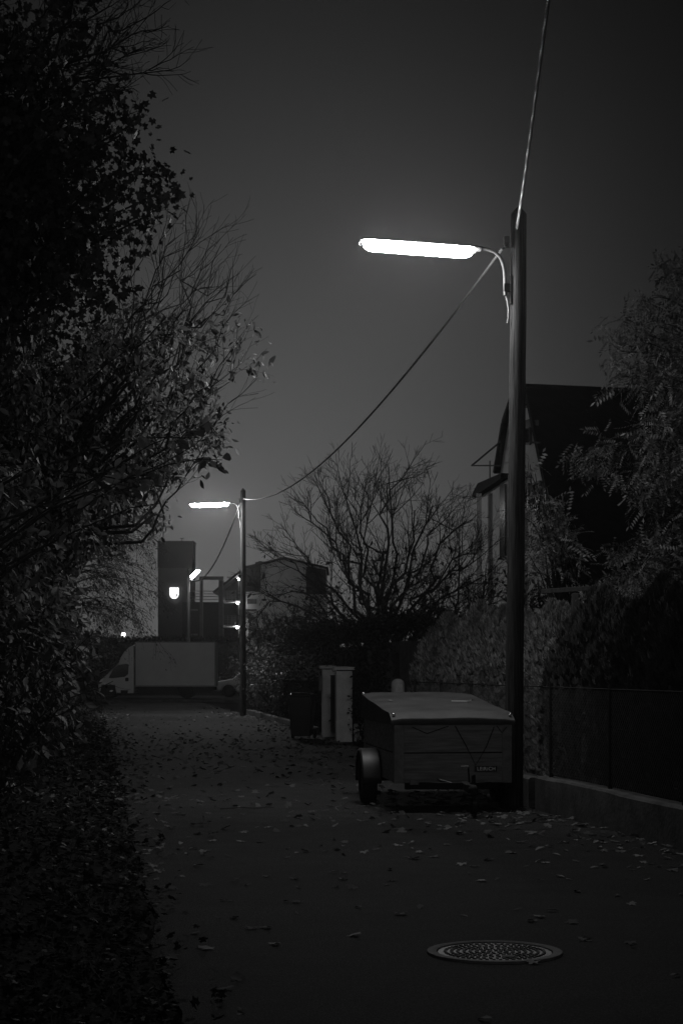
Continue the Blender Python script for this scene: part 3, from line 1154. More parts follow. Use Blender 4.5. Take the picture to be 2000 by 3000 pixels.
# ------------------------------------------------------------------ tower
TD = 150.0
p0, p1 = P(463, 1588, TD), P(564, 1588, TD)
tw = thing('tower', 'tall plain grey tower with a darker top behind the van', 'tower', ((p0.x + p1.x) / 2, TD + 1.5, 0), 0)
wx = p1.x - p0.x
zt_, zs = p0.z, P(463, 1664, TD).z
MB().box((0, 0, zs / 2), (wx, wx, zs)).build('shaft', M['tower'], tw)
MB().box((0, 0, (zs + zt_) / 2), (wx + .06, wx + .06, zt_ - zs)).build('upper_cladding', M['tower_dark'], tw)
MB().box((0, 0, zt_ + .05), (wx + .2, wx + .2, .1)).build('parapet', M['tower_dark'], tw)
vt = MB()
vx = P(531, 1588, TD).x - tw.location.x
vt.tube([(vx, -.6, zt_), (vx, -.6, zt_ + .35)], .05, 8)
vt.lathe([(.05, .0), (.22, .02), (.2, .08), (.02, .12)], (vx, -.6, zt_ + .33), 14)
vt.build('roof_vent', M['steel_frame'], tw, smooth=True)
an = MB()
ax = P(477, 1588, TD).x - tw.location.x
an.tube([(ax, -1, zt_), (ax, -1, zt_ + 3.6)], .04, 6)
for k in range(6):
    an.tube([(ax - .3 + .02 * k, -1, zt_ + 1.6 + k * .32), (ax + .3 - .02 * k, -1, zt_ + 1.6 + k * .32)], .018, 5)
an.build('aerial', M['steel_frame'], tw)
rp = MB()
rp.prism([(wx / 2 - .42, -wx / 2 - .035, 0), (wx / 2 - .30, -wx / 2 - .035, 0), (wx / 2 - .30, -wx / 2 - .035, zs), (wx / 2 - .42, -wx / 2 - .035, zs)], (0, .02, 0))
rp.build('drain_pipe', M['tower_dark'], tw)
sg = thing('shield_sign', 'glowing shield-shaped emblem sign on the tower wall', 'sign', (P(511, 1738, TD).x, TD - .2, P(511, 1738, TD).z))
hw, hh = 12.8 * TD / F, 16 * TD / F
sh = [(-hw, hh), (hw, hh), (hw, -hh * .2), (hw * .86, -hh * .62), (hw * .5, -hh * .92), (0, -hh), (-hw * .5, -hh * .92), (-hw * .86, -hh * .62), (-hw, -hh * .2)]
MB().prism([(x, 0, z) for x, z in sh], (0, .15, 0)).build('panel', M['sign_lit'], sg)
bd = [(hw * .86, hh * .25), (hw * .86, -hh * .2), (hw * .7, -hh * .6), (hw * .3, -hh * .8), (hw * .35, -hh * .45)]
MB().prism([(x, -.03, z) for x, z in bd], (0, .02, 0)).build('emblem', M['sign_edge'], sg)
MB().prism([(x, -.03, z) for x, z in [(-hw * .75, hh * .82), (hw * .8, hh * .82), (hw * .8, hh * .74), (-hw * .75, hh * .74)]], (0, .02, 0)).build('emblem', M['sign_edge'], sg)

# ------------------------------------------------------------------ house with the open stair, beyond the middle lamp
HD = 130.0
sb = thing('stair_house', 'grey gabled house with dark upper cladding panels and a lit open stair', 'house', (P(830, 2000, HD).x, HD, 0))
SO = sb.location.copy()


def hq(px, py, y=0.0, d=HD):
    p = P(px, py, d)
    return Vector((p.x - SO.x, y + d - HD, p.z))


gy = lambda px: Vector((P(px, 1960, HD).x - SO.x, 0, 0))
wallp = [(718, 1985), (718, 1664), (835, 1636), (955, 1664), (955, 1985)]
MB().prism([hq(*c) for c in wallp], (0, 9, 0)).build('wall', M['far_wall'], sb)
rf = MB()
rf.prism([hq(624, 1734), hq(720, 1661), hq(835, 1632.5), hq(962, 1663), hq(962, 1668), hq(835, 1638), hq(722, 1667), hq(628, 1739)], (0, 9.6, 0))
ro = rf.build('roof', M['far_dark'], sb, loc=(0, -.6, 0))
for px, hgt in ((751, 9), (760, 14)):
    p = hq(px, 1660 - hgt / 2, 2)
    MB().box((p.x, 2, p.z), (.28, .3, .6)).build('chimney', M['far_dark'], ro)
for c in ((720, 1655, 764, 1733), (897, 1657, 955, 1741)):
    MB().prism([hq(c[0], c[1] + 3, -.06), hq(c[2], c[1] + (-6 if c[0] < 800 else 12), -.06), hq(c[2], c[3], -.06), hq(c[0], c[3], -.06)], (0, .05, 0)).build('timber_panel', M['far_dark'], sb)
MB().prism([hq(724, 1755, -.05), hq(752, 1755, -.05), hq(752, 1769, -.05), hq(724, 1769, -.05)], (0, .04, 0)).build('window', M['glass_dark'], sb)
MB().prism([hq(722, 1786, -1), hq(753, 1786, -1), hq(753, 1790, -1), hq(722, 1790, -1)], (0, .95, 0)).build('canopy', M['steel_frame'], sb)
MB().tube([hq(735, 1797, -.9), hq(732, 1872, -.9)], .06, 8).build('canopy_post', M['galv'], sb)
# stair bay: slabs, posts, back wall, railings
MB().prism([hq(652, 1985, 3), hq(652, 1708, 3), hq(717, 1668, 3), hq(717, 1985, 3)], (0, .2, 0)).build('stair_wall', M['far_dark'], sb)
for yy in (1762, 1834):
    MB().prism([hq(652, yy - 3), hq(717, yy - 3), hq(717, yy + 3), hq(652, yy + 3)], (0, 2.95, 0)).build('landing', M['far_wall'], sb)
    rl = MB()
    for k in range(5):
        rl.prism([hq(652, yy - 30 + k * 5, -.1), hq(690, yy - 30 + k * 5, -.1), hq(690, yy - 29 + k * 5, -.1), hq(652, yy - 29 + k * 5, -.1)], (0, .03, 0))
    for px in (655, 668, 680, 690):
        rl.beam(hq(px, yy - 3, -.1), hq(px, yy - 31, -.1), .05)
    rl.build('railing', M['steel_frame'], sb)
rl = MB()
for k in range(9):
    rl.beam(hq(655 + k * 4.5, 1756, -.1), hq(655 + k * 4.5, 1730, -.1), .06)
rl.build('railing', M['steel_frame'], sb)
for px in (653, 698):
    MB().prism([hq(px, 1985, .1), hq(px + 2.5, 1985, .1), hq(px + 2.5, 1700, .1), hq(px, 1700, .1)], (0, .1, 0)).build('stair_post', M['steel_frame'], sb)
for nm, px, py in (('topmost', 700, 1696), ('middle', 697, 1767), ('lowest', 695, 1838.5)):
    q = hq(px, py, -.25)
    t = thing('wall_lamp', '%s of the three small bright lamps in the open stair' % nm, 'lamp', q + SO, 0, 'lamps on the stair landings')
    MB().sphere((0, 0, 0), .085, 10, 8).build('globe', M['wall_lamp'], t, smooth=True)
    MB().box((-.35, .12, .12), (1.0, .12, .07)).build('bracket', M['galv'], t)

# free-standing steel portal
pf = thing('steel_portal', 'tall rectangular steel portal frame standing between tower and stair house', 'frame', (P(620, 2000, 124).x, 124, 0))
PO = pf.location.copy()
for x0, x1 in ((586, 595), (641, 654)):
    a_, b_ = P(x0, 1700, 124), P(x1, 1700, 124)
    MB().box(((a_.x + b_.x) / 2 - PO.x, 0, a_.z / 2), (b_.x - a_.x, .3, a_.z)).build('post', M['steel_frame'], pf)
a_, b_ = P(586, 1699, 124), P(654, 1689, 124)
MB().box(((a_.x + b_.x) / 2 - PO.x, 0, (a_.z + b_.z) / 2), (b_.x - a_.x + .06, .34, b_.z - a_.z)).build('lintel', M['steel_frame'], pf)
lowb = thing('low_building', 'low dark building with railed terraces behind the steel portal', 'building', (P(600, 2000, 138).x, 138, 0))
LO = lowb.location.copy()
a_, b_ = P(556, 1764, 138), P(650, 1764, 138)
MB().box((0, 1, a_.z / 2), (b_.x - a_.x + 1, 2, a_.z)).build('wall', M['far_dark'], lowb)
rl = MB()
for yy in (1732, 1740, 1748, 1756):
    a1, b1 = P(556, yy, 138), P(640, yy, 138)
    rl.beam(a1 - LO + Vector((0, -.1, 0)), b1 - LO + Vector((0, -.1, 0)), .05)
for yy in (1787, 1859):
    a1, b1 = P(560, yy, 138), P(580, yy, 138)
    rl.beam(a1 - LO + Vector((0, -.15, 0)), b1 - LO + Vector((0, -.15, 0)), .12)
rl.build('terrace_railing', M['galv'], lowb)

# far lit window on a low shed at the left
fh = thing('far_house', 'distant low dark house with one bright window left of the tower', 'house', (P(330, 2000, 165).x, 166, 0))
MB().box((0, 2, 2.1), (9, 4, 4.3)).build('wall', M['far_dark'], fh)
q = P(358, 1860, 165)
MB().box((q.x - fh.location.x, -.03, q.z), (.36, .05, .42)).build('window', M['window_lit'], fh)

# ------------------------------------------------------------------ house on the right
AP = P(1549, 1148, 45.0)
TH = R(14.5)
U = Vector((math.cos(TH), math.sin(TH), 0))
Vv = Vector((-math.sin(TH), math.cos(TH), 0))
hs = thing('gabled_house', 'large dark steep-roofed house behind the trees on the right', 'house', (AP.x + 3, 45, 0))
HO = hs.location.copy()
CAM = Vector((0, 0, EYE))


def gp(px, py, off=0.0):
    """point of the gable plane seen at a pixel"""
    r_ = P(px, py, 1.0) - CAM
    o_ = AP - CAM + U * off
    return CAM + r_ * (o_.dot(U) / r_.dot(U)) - HO


def dn(p):
    return Vector((p.x, p.y, -.02))


g_ = [(1549, 1152), (1602, 1407), (1662, 1702)]
lft = [(1512, 1172), (1487, 1245), (1467, 1370), (1464, 1392)]
poly = [gp(*g_[0]), gp(*g_[1]), gp(*g_[2])]
poly += [dn(poly[-1])]
l3 = gp(*lft[3])
poly += [dn(l3), l3, gp(*lft[2]), gp(*lft[1]), gp(*lft[0])]
MB().prism(poly, U * 9).build('wall', M['house_wall'], hs)
# roof slab on the camera side and the far side
rm = MB()
e1, e2 = gp(1549, 1146), gp(1666, 1712)
nrm_ = (e2 - e1).cross(U).normalized()
if nrm_.y > 0:
    nrm_ = -nrm_
rm.prism([e1 - U * .15, e1 + U * 9.3, e2 + U * 9.3, e2 - U * .15], nrm_ * .14)
f1, f2, f3 = gp(1549, 1146), gp(1512, 1166), gp(1486, 1243)
f4 = gp(1462, 1388)
for a_, b_ in ((f1, f2), (f2, f3), (f3, f4)):
    n2 = U.cross(b_ - a_).normalized()
    if n2.z < 0:
        n2 = -n2
    rm.prism([a_ - U * .15, a_ + U * 9.3, b_ + U * 9.3, b_ - U * .15], n2 * .12)
rfo = rm.build('roof', M['roof'], hs)
MB().tube([e1 + Vector((0, 0, .1)) - U * .1, e1 + U * 9.2 + Vector((0, 0, .1))], .09, 8).build('ridge_tiles', M['roof'], rfo)
rl = MB()
for k in range(2):
    rl.tube([e1 + U * (2.4 + k * 1.2) + Vector((0, 0, .1)), e1 + U * (2.4 + k * 1.2) + Vector((0, 0, .28))], .012, 5)
rl.tube([e1 + U * 2.4 + Vector((0, 0, .26)), e1 + U * 4.8 + Vector((0, 0, .12))], .008, 5)
rl.build('lightning_rod', M['galv'], rfo)
for c in ((1530, 1240, 1555, 1300), (1531, 1182, 1548, 1192), (1560, 1420, 1585, 1500), (1536, 1424, 1552, 1500)):
    w_ = [gp(c[0], c[1], -.03), gp(c[2], c[1] - (c[2] - c[0]) * .35, -.03), gp(c[2], c[3], -.03), gp(c[0], c[3], -.03)]
    wo = MB().prism(w_, U * .02).build('window', M['glass_dark'], hs)
    fm = MB()
    for i in range(4):
        fm.beam(w_[i] - U * .03, w_[(i + 1) % 4] - U * .03, .06)
    fm.build('window_frame', M['house_trim'], wo)
for c in ((1512, 1176, 1549, 1160), (1500, 1260, 1573, 1238)):
    MB().beam(gp(c[0], c[1], -.05), gp(c[2], c[3], -.05), .08, .14).build('gable_beam', M['house_trim'], hs)
# lower wing to the left
lw = [gp(1398, 1440, -.3), gp(1470, 1440, -.3)]
pl_ = [gp(1398, 1440, -.3), gp(1467, 1392, -.3), gp(1490, 1392, -.3)]
MB().prism([dn(pl_[0]), pl_[0], pl_[1], pl_[2], dn(pl_[2])], U * 5).build('wing_wall', M['house_wall'], hs)
wr = MB()
a_, b_, c_ = gp(1382, 1447, -.5), gp(1398, 1416, -.5), gp(1466, 1386, -.5)
wr.prism([a_, b_, c_, c_ - Vector((0, 0, .14)), a_ - Vector((0, 0, .1))], U * 5.5)
wr.build('wing_roof', M['roof'], hs)
MB().beam(dn(gp(1402, 1446, -.5)), gp(1402, 1446, -.5), .13).build('veranda_post', M['render_wall'], hs)
MB().prism([gp(1462, 1420, -.34), gp(1478, 1418, -.34), gp(1478, 1640, -.34), gp(1462, 1640, -.34)], U * .03).build('window', M['glass_dark'], hs)
# balcony railing with sloping side
bl = MB()
A1, B1, C1 = gp(1381, 1364, -.35), gp(1466, 1293, -.35), gp(1466, 1364, -.35)
for a_, b_ in ((A1, B1), (B1, C1), (A1, C1)):
    bl.beam(a_, b_, .035)
bl.beam(gp(1434, 1400, -.35), gp(1434, 1350, -.35), .03)
bl.beam(gp(1552, 1296, -.35), gp(1582, 1296, -.35), .04)
bl.build('balcony_railing', M['dark_metal'], hs)

# ------------------------------------------------------------------ vegetation


def leafy(t, name, m, tree, count, size, spread, tpl=OVAL, droop=.5, svar=.35, twigs=None, normal_up=.6):
    rng = tree.rng
    pos, dr = tree.leaf_spots(count, spread, twigs)
    dirs = dr * .6 + rng.normal(size=dr.shape) * .7 + np.array([0, 0, -droop])
    nr = rng.normal(size=dr.shape) * .8 + np.array([0, 0, normal_up])
    sz = size * np.clip(1 + rng.normal(size=count) * svar, .45, 1.9)
    return leaves(name, tpl, pos, dirs, nr, sz, m, t)


# 1. maple over the upper left
def maple():
    t = thing('maple_tree', 'tall dark maple whose leafy crown fills the upper left corner', 'tree', (0, 0, 0))
    tr = Tree(11)
    bx_, by_ = -4.1, 14.2
    z0 = bank(bx_, by_)
    trunk = [Vector((bx_, by_, z0 - .1)), Vector((bx_ + .05, by_, z0 + 1.5)), Vector((bx_ - .1, by_ + .1, z0 + 3)), Vector((bx_ + .05, by_, z0 + 5)), Vector((bx_ + .1, by_ + .2, z0 + 7.5)), Vector((bx_, by_ + .1, z0 + 9.3))]
    tr.lines.append((trunk, [.19, .165, .15, .12, .07, .03], 0))
    poly = [(-250, 330), (100, 240), (210, 270), (275, 320), (275, 380), (330, 400), (345, 470), (350, 500), (335, 560), (360, 600), (340, 640), (280, 650), (250, 760), (210, 800), (160, 820), (-250, 900)]
    tg = fill(tr.rng, poly, 12.2, 16.5, 60)
    tg += fill(tr.rng, [(-250, 780), (240, 780), (330, 840), (300, 930), (180, 980), (-250, 1000)], 12.6, 17, 16)
    small = []
    for px, py in ((455, 370), (430, 395), (415, 350), (470, 500), (490, 590), (500, 635), (465, 640), (420, 590), (430, 520), (350, 310), (320, 270), (310, 780), (300, 740)):
        small.append(P(px - 75, py, tr.rng.uniform(12.6, 14.2)))
    tg += small
    rng = tr.rng
    for q in tg:
        h = max(.25, min(.95, (q.z - z0 - 1.1) / 9.0))
        i = min(4, int(h * 5))
        a = trunk[i].lerp(trunk[min(5, i + 1)], h * 5 - i)
        pts = tr.limb(a, q, .035, .007, rise=.12)
        for k in range(7):
            j = rng.integers(5, 10)
            dd = (pts[min(9, j + 1)] - pts[j - 1]).normalized() + rvec(rng) * .7
            tr.grow(pts[j], dd, rng.uniform(.12, .28), .006, 1, 2, (0, 4), 50, .6, trop=-.02)
    lf = list(tr.twigs)
    # bare upper branches reaching right near the top of the picture
    for px, py, sx, sy in ((535, 45, 210, 200), (515, 90, 180, 180), (520, 145, 170, 200), (530, 205, 150, 240), (470, 20, 150, 210), (380, -60, 100, 220), (300, -80, 60, 200), (440, -30, 130, 190), (450, 170, 120, 230), (480, 260, 170, 235)):
        a = P(sx - 120, sy + 150, 14)
        pts = tr.limb(a, P(px - 95, py, tr.rng.uniform(12.6, 13.6)), .026, .004, rise=.10, wig=.3)
        tr.lines.append(([trunk[3], a.lerp(trunk[3], .5) - Vector((0, 0, .1)), a], [.06, .045, .03], 0))
        for k in range(12):
            j = rng.integers(3, 10)
            dd = (pts[min(9, j + 1)] - pts[j - 1]).normalized() + rvec(rng) * .45
            tr.grow(pts[j], dd, rng.uniform(.2, .48), .005, 1, 2, (0, 4), 45, .6, wig=.3, trop=.03)
    tr.wood('trunk', M['bark'], t)
    leafy(t, 'crown', M['leaf_dark'], tr, 22000, .060, .10, MAPLE, droop=.8, twigs=lf)
    poly2 = [(-400, -150), (60, -100), (210, 40), (240, 200), (150, 280), (-400, 400)]
    tr2 = Tree(12)
    for q in fill(tr2.rng, poly2, 12.5, 17, 46):
        tr2.grow(q, rvec(tr2.rng), .6, .006, 1, 2, (0, 4), 55, .7)
    leafy(t, 'crown', M['leaf_dark'], tr2, 5200, .060, .10, MAPLE, droop=.8)
    tr2.wood('branches', M['bark'], t)


maple()


# 2. arching shrub with bare shoots and many hanging leaves, left of the lane
def arching():
    t = thing('arching_tree', 'arching roadside tree with bare upright shoots and lit hanging leaves', 'tree', (0, 0, 0))
    tr = Tree(21)
    rng = tr.rng
    bx_, by_ = -3.9, 20.6
    z0 = bank(bx_, by_)
    stems = []
    for k in range(5):
        b_ = Vector((bx_ + rng.uniform(-.3, .3), by_ + rng.uniform(-.5, .5), z0 - .1))
        e_ = b_ + Vector((rng.uniform(-.3, .5), rng.uniform(-.6, .6), rng.uniform(2.2, 3.2)))
        pts = tr.limb(b_, e_, .07, .045, rise=.05)
        stems.append(pts)
    lf = []
    # leafy mass
    poly = [(-150, 780), (150, 780), (300, 860), (400, 930), (500, 990), (580, 1060), (620, 1140), (610, 1220), (580, 1300), (520, 1390), (480, 1460), (350, 1500), (250, 1580), (120, 1700), (-150, 1750)]
    for q in fill(rng, poly, 17.6, 23.5, 170):
        s_ = stems[rng.integers(0, 5)]
        a = s_[rng.integers(4, 10)]
        pts = tr.limb(a, q, .02, .005, rise=.22)
        n0 = len(tr.twigs)
        for k in range(6):
            j = rng.integers(3, 10)
            dd = (pts[min(9, j + 1)] - pts[j - 1]).normalized() + rvec(rng) * .5 + Vector((.15, 0, 0))
            tr.grow(pts[j], dd, rng.uniform(.3, .6), .005, 1, 2, (0, 3), 45, .6, trop=.0)
        lf += tr.twigs[n0:]
    # bare shoots sweeping up and right
    tips = [(585, 655), (620, 690), (552, 690), (700, 720), (722, 800), (690, 770), (735, 860), (770, 950), (650, 740), (600, 740), (520, 700), (480, 720), (430, 760), (640, 800), (700, 860), (720, 910), (500, 780), (560, 800), (610, 850), (665, 900), (740, 1010), (575, 900), (640, 960), (725, 1060), (715, 1180), (690, 1140)]
    for px, py in tips:
        q = P(px - 45 + rng.uniform(-8, 8), py + rng.uniform(-8, 8), rng.uniform(17.0, 19.6))
        sx = lerp(px, 150, .75)
        a = P(lerp(px, 240, .72) + rng.uniform(-50, 50), py + rng.uniform(330, 480), rng.uniform(18.4, 20))
        s_ = stems[rng.integers(0, 5)]
        tr.lines.append(([s_[8], s_[8].lerp(a, .5) + Vector((0, 0, .12)), a], [.03, .025, .018], 0))
        pts = tr.limb(a, q, .016, .0035, rise=rng.uniform(-.16, .10), wig=.25)
        n0 = len(tr.twigs)
        for k in range(7):
            j = rng.integers(3, 10)
            dd = (pts[min(9, j + 1)] - pts[j - 1]).normalized() + rvec(rng) * .3 + Vector((.1, 0, .15))
            tr.grow(pts[j], dd, rng.uniform(.25, .6), .0045, 1, 2, (0, 3), 40, .6, wig=.2, trop=.04)
        if py > 900 and rng.uniform() < .5:
            lf += tr.twigs[n0:][:6]
    tr.wood('trunk', M['bark_pale'], t)
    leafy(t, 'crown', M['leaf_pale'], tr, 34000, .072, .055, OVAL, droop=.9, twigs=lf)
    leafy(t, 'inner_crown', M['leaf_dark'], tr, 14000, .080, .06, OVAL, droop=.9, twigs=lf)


arching()


# 3. nearer low branch with big leaves
def near_branch():
    t = thing('roadside_sapling', 'near sapling reaching over the lane with large dark pointed leaves', 'tree', (0, 0, 0))
    tr = Tree(31)
    rng = tr.rng
    bx_, by_ = -2.75, 10.9
    z0 = bank(bx_, by_)
    stem = tr.limb(Vector((bx_, by_, z0 - .1)), Vector((bx_ + .35, by_ + .3, z0 + 2.1)), .045, .025, rise=.05)
    stem2 = tr.limb(Vector((bx_ - .1, by_ + .2, z0 - .1)), Vector((bx_ - .2, by_ + .6, z0 + 2.6)), .04, .02, rise=.05)
    lf = []
    poly = [(-100, 1250), (200, 1200), (420, 1230), (560, 1230), (620, 1290), (580, 1340), (530, 1400), (500, 1470), (420, 1480), (300, 1560), (100, 1650), (-100, 1700)]
    tg = fill(rng, poly, 10.3, 12.6, 9) + [P(585, 1283, 11), P(560, 1310, 11), P(575, 1345, 11.2), P(490, 1425, 11), P(470, 1475, 11), P(550, 1260, 10.8), P(450, 1440, 11)]
    for q in tg:
        s_ = stem if rng.uniform() < .7 else stem2
        pts = tr.limb(s_[rng.integers(4, 10)], q, .012, .003, rise=.16)
        n0 = len(tr.twigs)
        for k in range(4):
            j = rng.integers(4, 10)
            dd = (pts[min(9, j + 1)] - pts[j - 1]).normalized() + rvec(rng) * .4
            tr.grow(pts[j], dd, rng.uniform(.1, .2), .0025, 1, 2, (0, 1), 40, .6, trop=-.02)
        lf += tr.twigs[n0:]
    tr.wood('trunk', M['bark_pale'], t)
    leafy(t, 'crown', M['leaf'], tr, 420, .085, .02, OVAL, droop=.55, twigs=lf)


near_branch()


# 4. shrub wall along the left verge: three modelled shrubs, copied
def shrub_mesh(seed, h, w, count, size, m, tpl=OVAL, label='', name='roadside_shrub', droop=.6, up=.6, bias_top=True):
    t = thing(name, label, 'shrub', (0, 0, 0))
    tr = Tree(seed)
    rng = tr.rng
    for k in range(9):
        a = rng.uniform(0, 6.28)
        d_ = Vector((math.cos(a) * .6, math.sin(a) * .6, 1.2))
        tr.grow(Vector((math.cos(a) * .15, math.sin(a) * .15, -.1)), d_, h * .6, .03, 0, 2, (7, 4), 42, .5, wig=.22, trop=.03, tmin=.12)
    tr.wood('stems', M['bark'], t)
    # leaf clumps over an uneven body
    cl = 70
    cen = rng.normal(size=(cl, 3))
    cen /= np.linalg.norm(cen, axis=1, keepdims=True)
    cen *= rng.uniform(.55, 1.0, size=(cl, 1)) ** .5
    cen = cen * np.array([w / 2, w / 2, h * .5]) + np.array([0, 0, h * .5])
    cen[:, 2] = np.maximum(cen[:, 2], .12)
    idx = rng.integers(0, cl, size=count)
    pos = cen[idx] + rng.normal(size=(count, 3)) * np.array([.17, .17, .17]) * (w / 2.2)
    pos[:, 2] = np.maximum(pos[:, 2], .03)
    out = pos - np.array([0, 0, h * .45])
    out /= np.linalg.norm(out, axis=1, keepdims=True) + 1e-6
    dirs = rng.normal(size=(count, 3)) * .6 + out * .5 + np.array([0, 0, -droop])
    nr = rng.normal(size=(count, 3)) * .6 + out * .6 + np.array([0, 0, up])
    sz = size * np.clip(1 + rng.normal(size=count) * .35, .4, 2)
    leaves('foliage', tpl, pos, dirs, nr, sz, m, t)
    return t


SA = shrub_mesh(41, 3.0, 2.4, 3600, .10, M['leaf'], label='x')
SB = shrub_mesh(42, 2.4, 2.0, 3000, .085, M['leaf_dark'], label='x')
SCc = shrub_mesh(43, 3.6, 2.6, 4600, .075, M['leaf'], label='x')
protos = {'A': SA, 'B': SB, 'C': SCc}
used = set()
left_shrubs = [
    ('A', 12.5, 2.5, .9, 'big-leaved shrub nearest the camera on the left verge'),
    ('B', 14.6, 1.35, .8, 'low dark shrub on the left verge level with the trailer front'),
    ('C', 17.0, 2.3, 1.1, 'tall dense shrub on the left verge under the maple crown'),
    ('A', 19.6, 1.5, .95, 'lit large-leaved shrub leaning to the lane opposite the trailer'),
    ('B', 22.2, 1.3, 1.0, 'low lit shrub behind the large-leaved one on the left verge'),
    ('C', 25.5, 1.8, 1.0, 'dense shrub on the left verge opposite the wheelie bin approach'),
    ('A', 29.5, 1.9, 1.1, 'broad shrub midway along the left verge'),
    ('B', 33.5, 1.7, 1.15, 'dark rounded shrub on the left verge opposite the gate pillars'),
    ('C', 38.0, 1.95, 1.0, 'tall shrub on the left verge beyond the gate pillars'),
    ('A', 43.0, 2.1, 1.1, 'shrub on the left verge before the middle lamp'),
    ('B', 48.5, 2.1, 1.2, 'dark shrub beside the lane just before the middle lamp'),
    ('C', 54.0, 2.4, .95, 'shrub level with the middle lamp on the left verge'),
    ('A', 60.5, 2.6, 1.0, 'shrub past the middle lamp on the left verge'),
    ('B', 67.0, 3.2, 1.3, 'last shrub on the left verge before the van cab'),
    ('C', 21.0, 4.2, 1.25, 'tall back-row shrub behind the arching tree'),
    ('C', 27.0, 4.0, 1.2, 'back-row shrub deep in the left thicket'),
    ('C', 34.0, 3.8, 1.35, 'high back-row shrub in the middle of the left thicket'),
    ('C', 43.0, 3.4, 1.25, 'back-row shrub far along the left thicket'),
    ('C', 53.0, 3.2, 1.35, 'back-row shrub under the drooping tree'),
]
for i, (kd, y, off, sc_, lab) in enumerate(left_shrubs):
    o = protos[kd] if kd not in used else copy_tree(protos[kd])
    used.add(kd)
    x = left_edge(y) - off
    o.location = (x, y, bank(x, y) - .03)
    o.scale = (sc_, sc_, sc_)
    o.rotation_euler = (0, 0, i * 1.37)
    tag(o, lab, 'shrub', 'shrubs along the left verge')


# 5. drooping tree far left in front of the van
def drooping():
    t = thing('drooping_tree', 'fine drooping tree against the glow left of the tower', 'tree', (0, 0, 0))
    tr = Tree(51)
    rng = tr.rng
    Yd = 66
    bx_ = -10.6
    trunk = [Vector((bx_, Yd, 0)), Vector((bx_ + .1, Yd, 2.5)), Vector((bx_ + .3, Yd, 4.8)), Vector((bx_ + .5, Yd, 7.2))]
    tr.lines.append((trunk, [.16, .13, .1, .05], 0))
    for px, py in [(455, 1560), (450, 1620), (440, 1680), (462, 1720), (430, 1750), (445, 1820), (420, 1840), (400, 1600), (390, 1660), (370, 1720), (360, 1780), (340, 1830), (380, 1550), (350, 1620), (320, 1700), (310, 1780), (330, 1560), (300, 1620), (410, 1780), (455, 1860), (400, 1700), (470, 1750), (290, 1700), (280, 1800), (415, 1560), (430, 1590), (345, 1520), (305, 1530)]:
        q = P(px, py, rng.uniform(Yd - 1.5, Yd + 1.5))
        a = trunk[1].lerp(trunk[3], min(1, max(0.05, (q.z - 1.5) / 6.5)))
        pts = tr.limb(a, q, .035, .008, rise=.35, n=9)
        for k in range(11):
            j = rng.integers(3, 10)
            dd = (pts[min(9, j + 1)] - pts[j - 1]).normalized() + rvec(rng) * .5 + Vector((.1, 0, -.25))
            tr.grow(pts[j], dd, rng.uniform(.6, 1.3), .010, 1, 2, (0, 3), 35, .6, trop=-.12)
    tr.wood('trunk', M['bark_pale'], t, minr=.004)
    leafy(t, 'crown', M['leaf_droop'], tr, 5200, .085, .08, DIA, droop=.8)


drooping()


# 6. bare fruit tree
def bare(name, label, x, y, h, spread_, seed, lean, nstem=11, leaf=420):
    t = thing(name, label, 'tree', (0, 0, 0))
    tr = Tree(seed)
    rng = tr.rng
    b_ = Vector((x, y, -.1))
    fork = Vector((x + lean, y, h * .30))
    tr.lines.append(([b_, Vector((x + lean * .4, y, h * .15)), fork], [.20, .16, .14], 0))
    hd = h - fork.z
    for k in range(nstem):     # limbs radiating to a broad rounded dome
        th = R(lerp(-82, 82, (k + rng.uniform(-.35, .35) + .5) / nstem))
        rr_ = rng.uniform(.72, .9)
        q = fork + Vector((math.sin(th) * spread_ * rr_, rng.uniform(-1.7, 1.7), math.cos(th) * hd * rr_ + .25))
        pts = tr.limb(fork - Vector((0, 0, rng.uniform(0, .35))), q, .06, .014, rise=.10 * abs(math.sin(th)) + rng.uniform(-.05, .12), wig=.28)
        for m_ in range(10):
            j = rng.integers(2, 10)
            out_ = (pts[j] - fork).normalized()
            dd = (pts[min(9, j + 1)] - pts[j - 1]).normalized() * .6 + out_ * .5 + rvec(rng) * .55
            tr.grow(pts[j], dd, rng.uniform(.6, 1.35), .014, 1, 3, (0, 6, 4), 42, .58, wig=.15, trop=.06)
    for k in range(16):    # low side branches
        a = rng.uniform(-1, 1)
        q = Vector((x + lean + a * spread_ * 1.02, y + rng.uniform(-1.2, 1.2), fork.z + rng.uniform(-.1, .9)))
        pts = tr.limb(fork - Vector((0, 0, rng.uniform(0, .5))), q, .04, .008, rise=.18, wig=.5)
        for m_ in range(7):
            j = rng.integers(3, 10)
            dd = (pts[min(9, j + 1)] - pts[j - 1]).normalized() + rvec(rng) * .7
            tr.grow(pts[j], dd, rng.uniform(.5, 1.1), .010, 1, 3, (0, 4, 3), 46, .56, wig=.17, trop=.03)
    tr.wood('trunk', M['bark'], t, minr=.0034)
    if leaf:
        lo_ = [w for w in tr.twigs if w[0].z < h * .66]
        leafy(t, 'leaves', M['leaf_dark'], tr, leaf, .10, .03, OVAL, droop=1.0, twigs=lo_)


bare('bare_tree', 'spreading bare fruit tree with thin upright twigs above the hedge', .95, 42, 6.35, 3.0, 63, .03, 20, 1300)
bare('bare_tree', 'smaller bare tree right of the big bare one, beside the house wing', 2.45, 41.5, 4.1, 1.0, 62, .1, 5, 120)


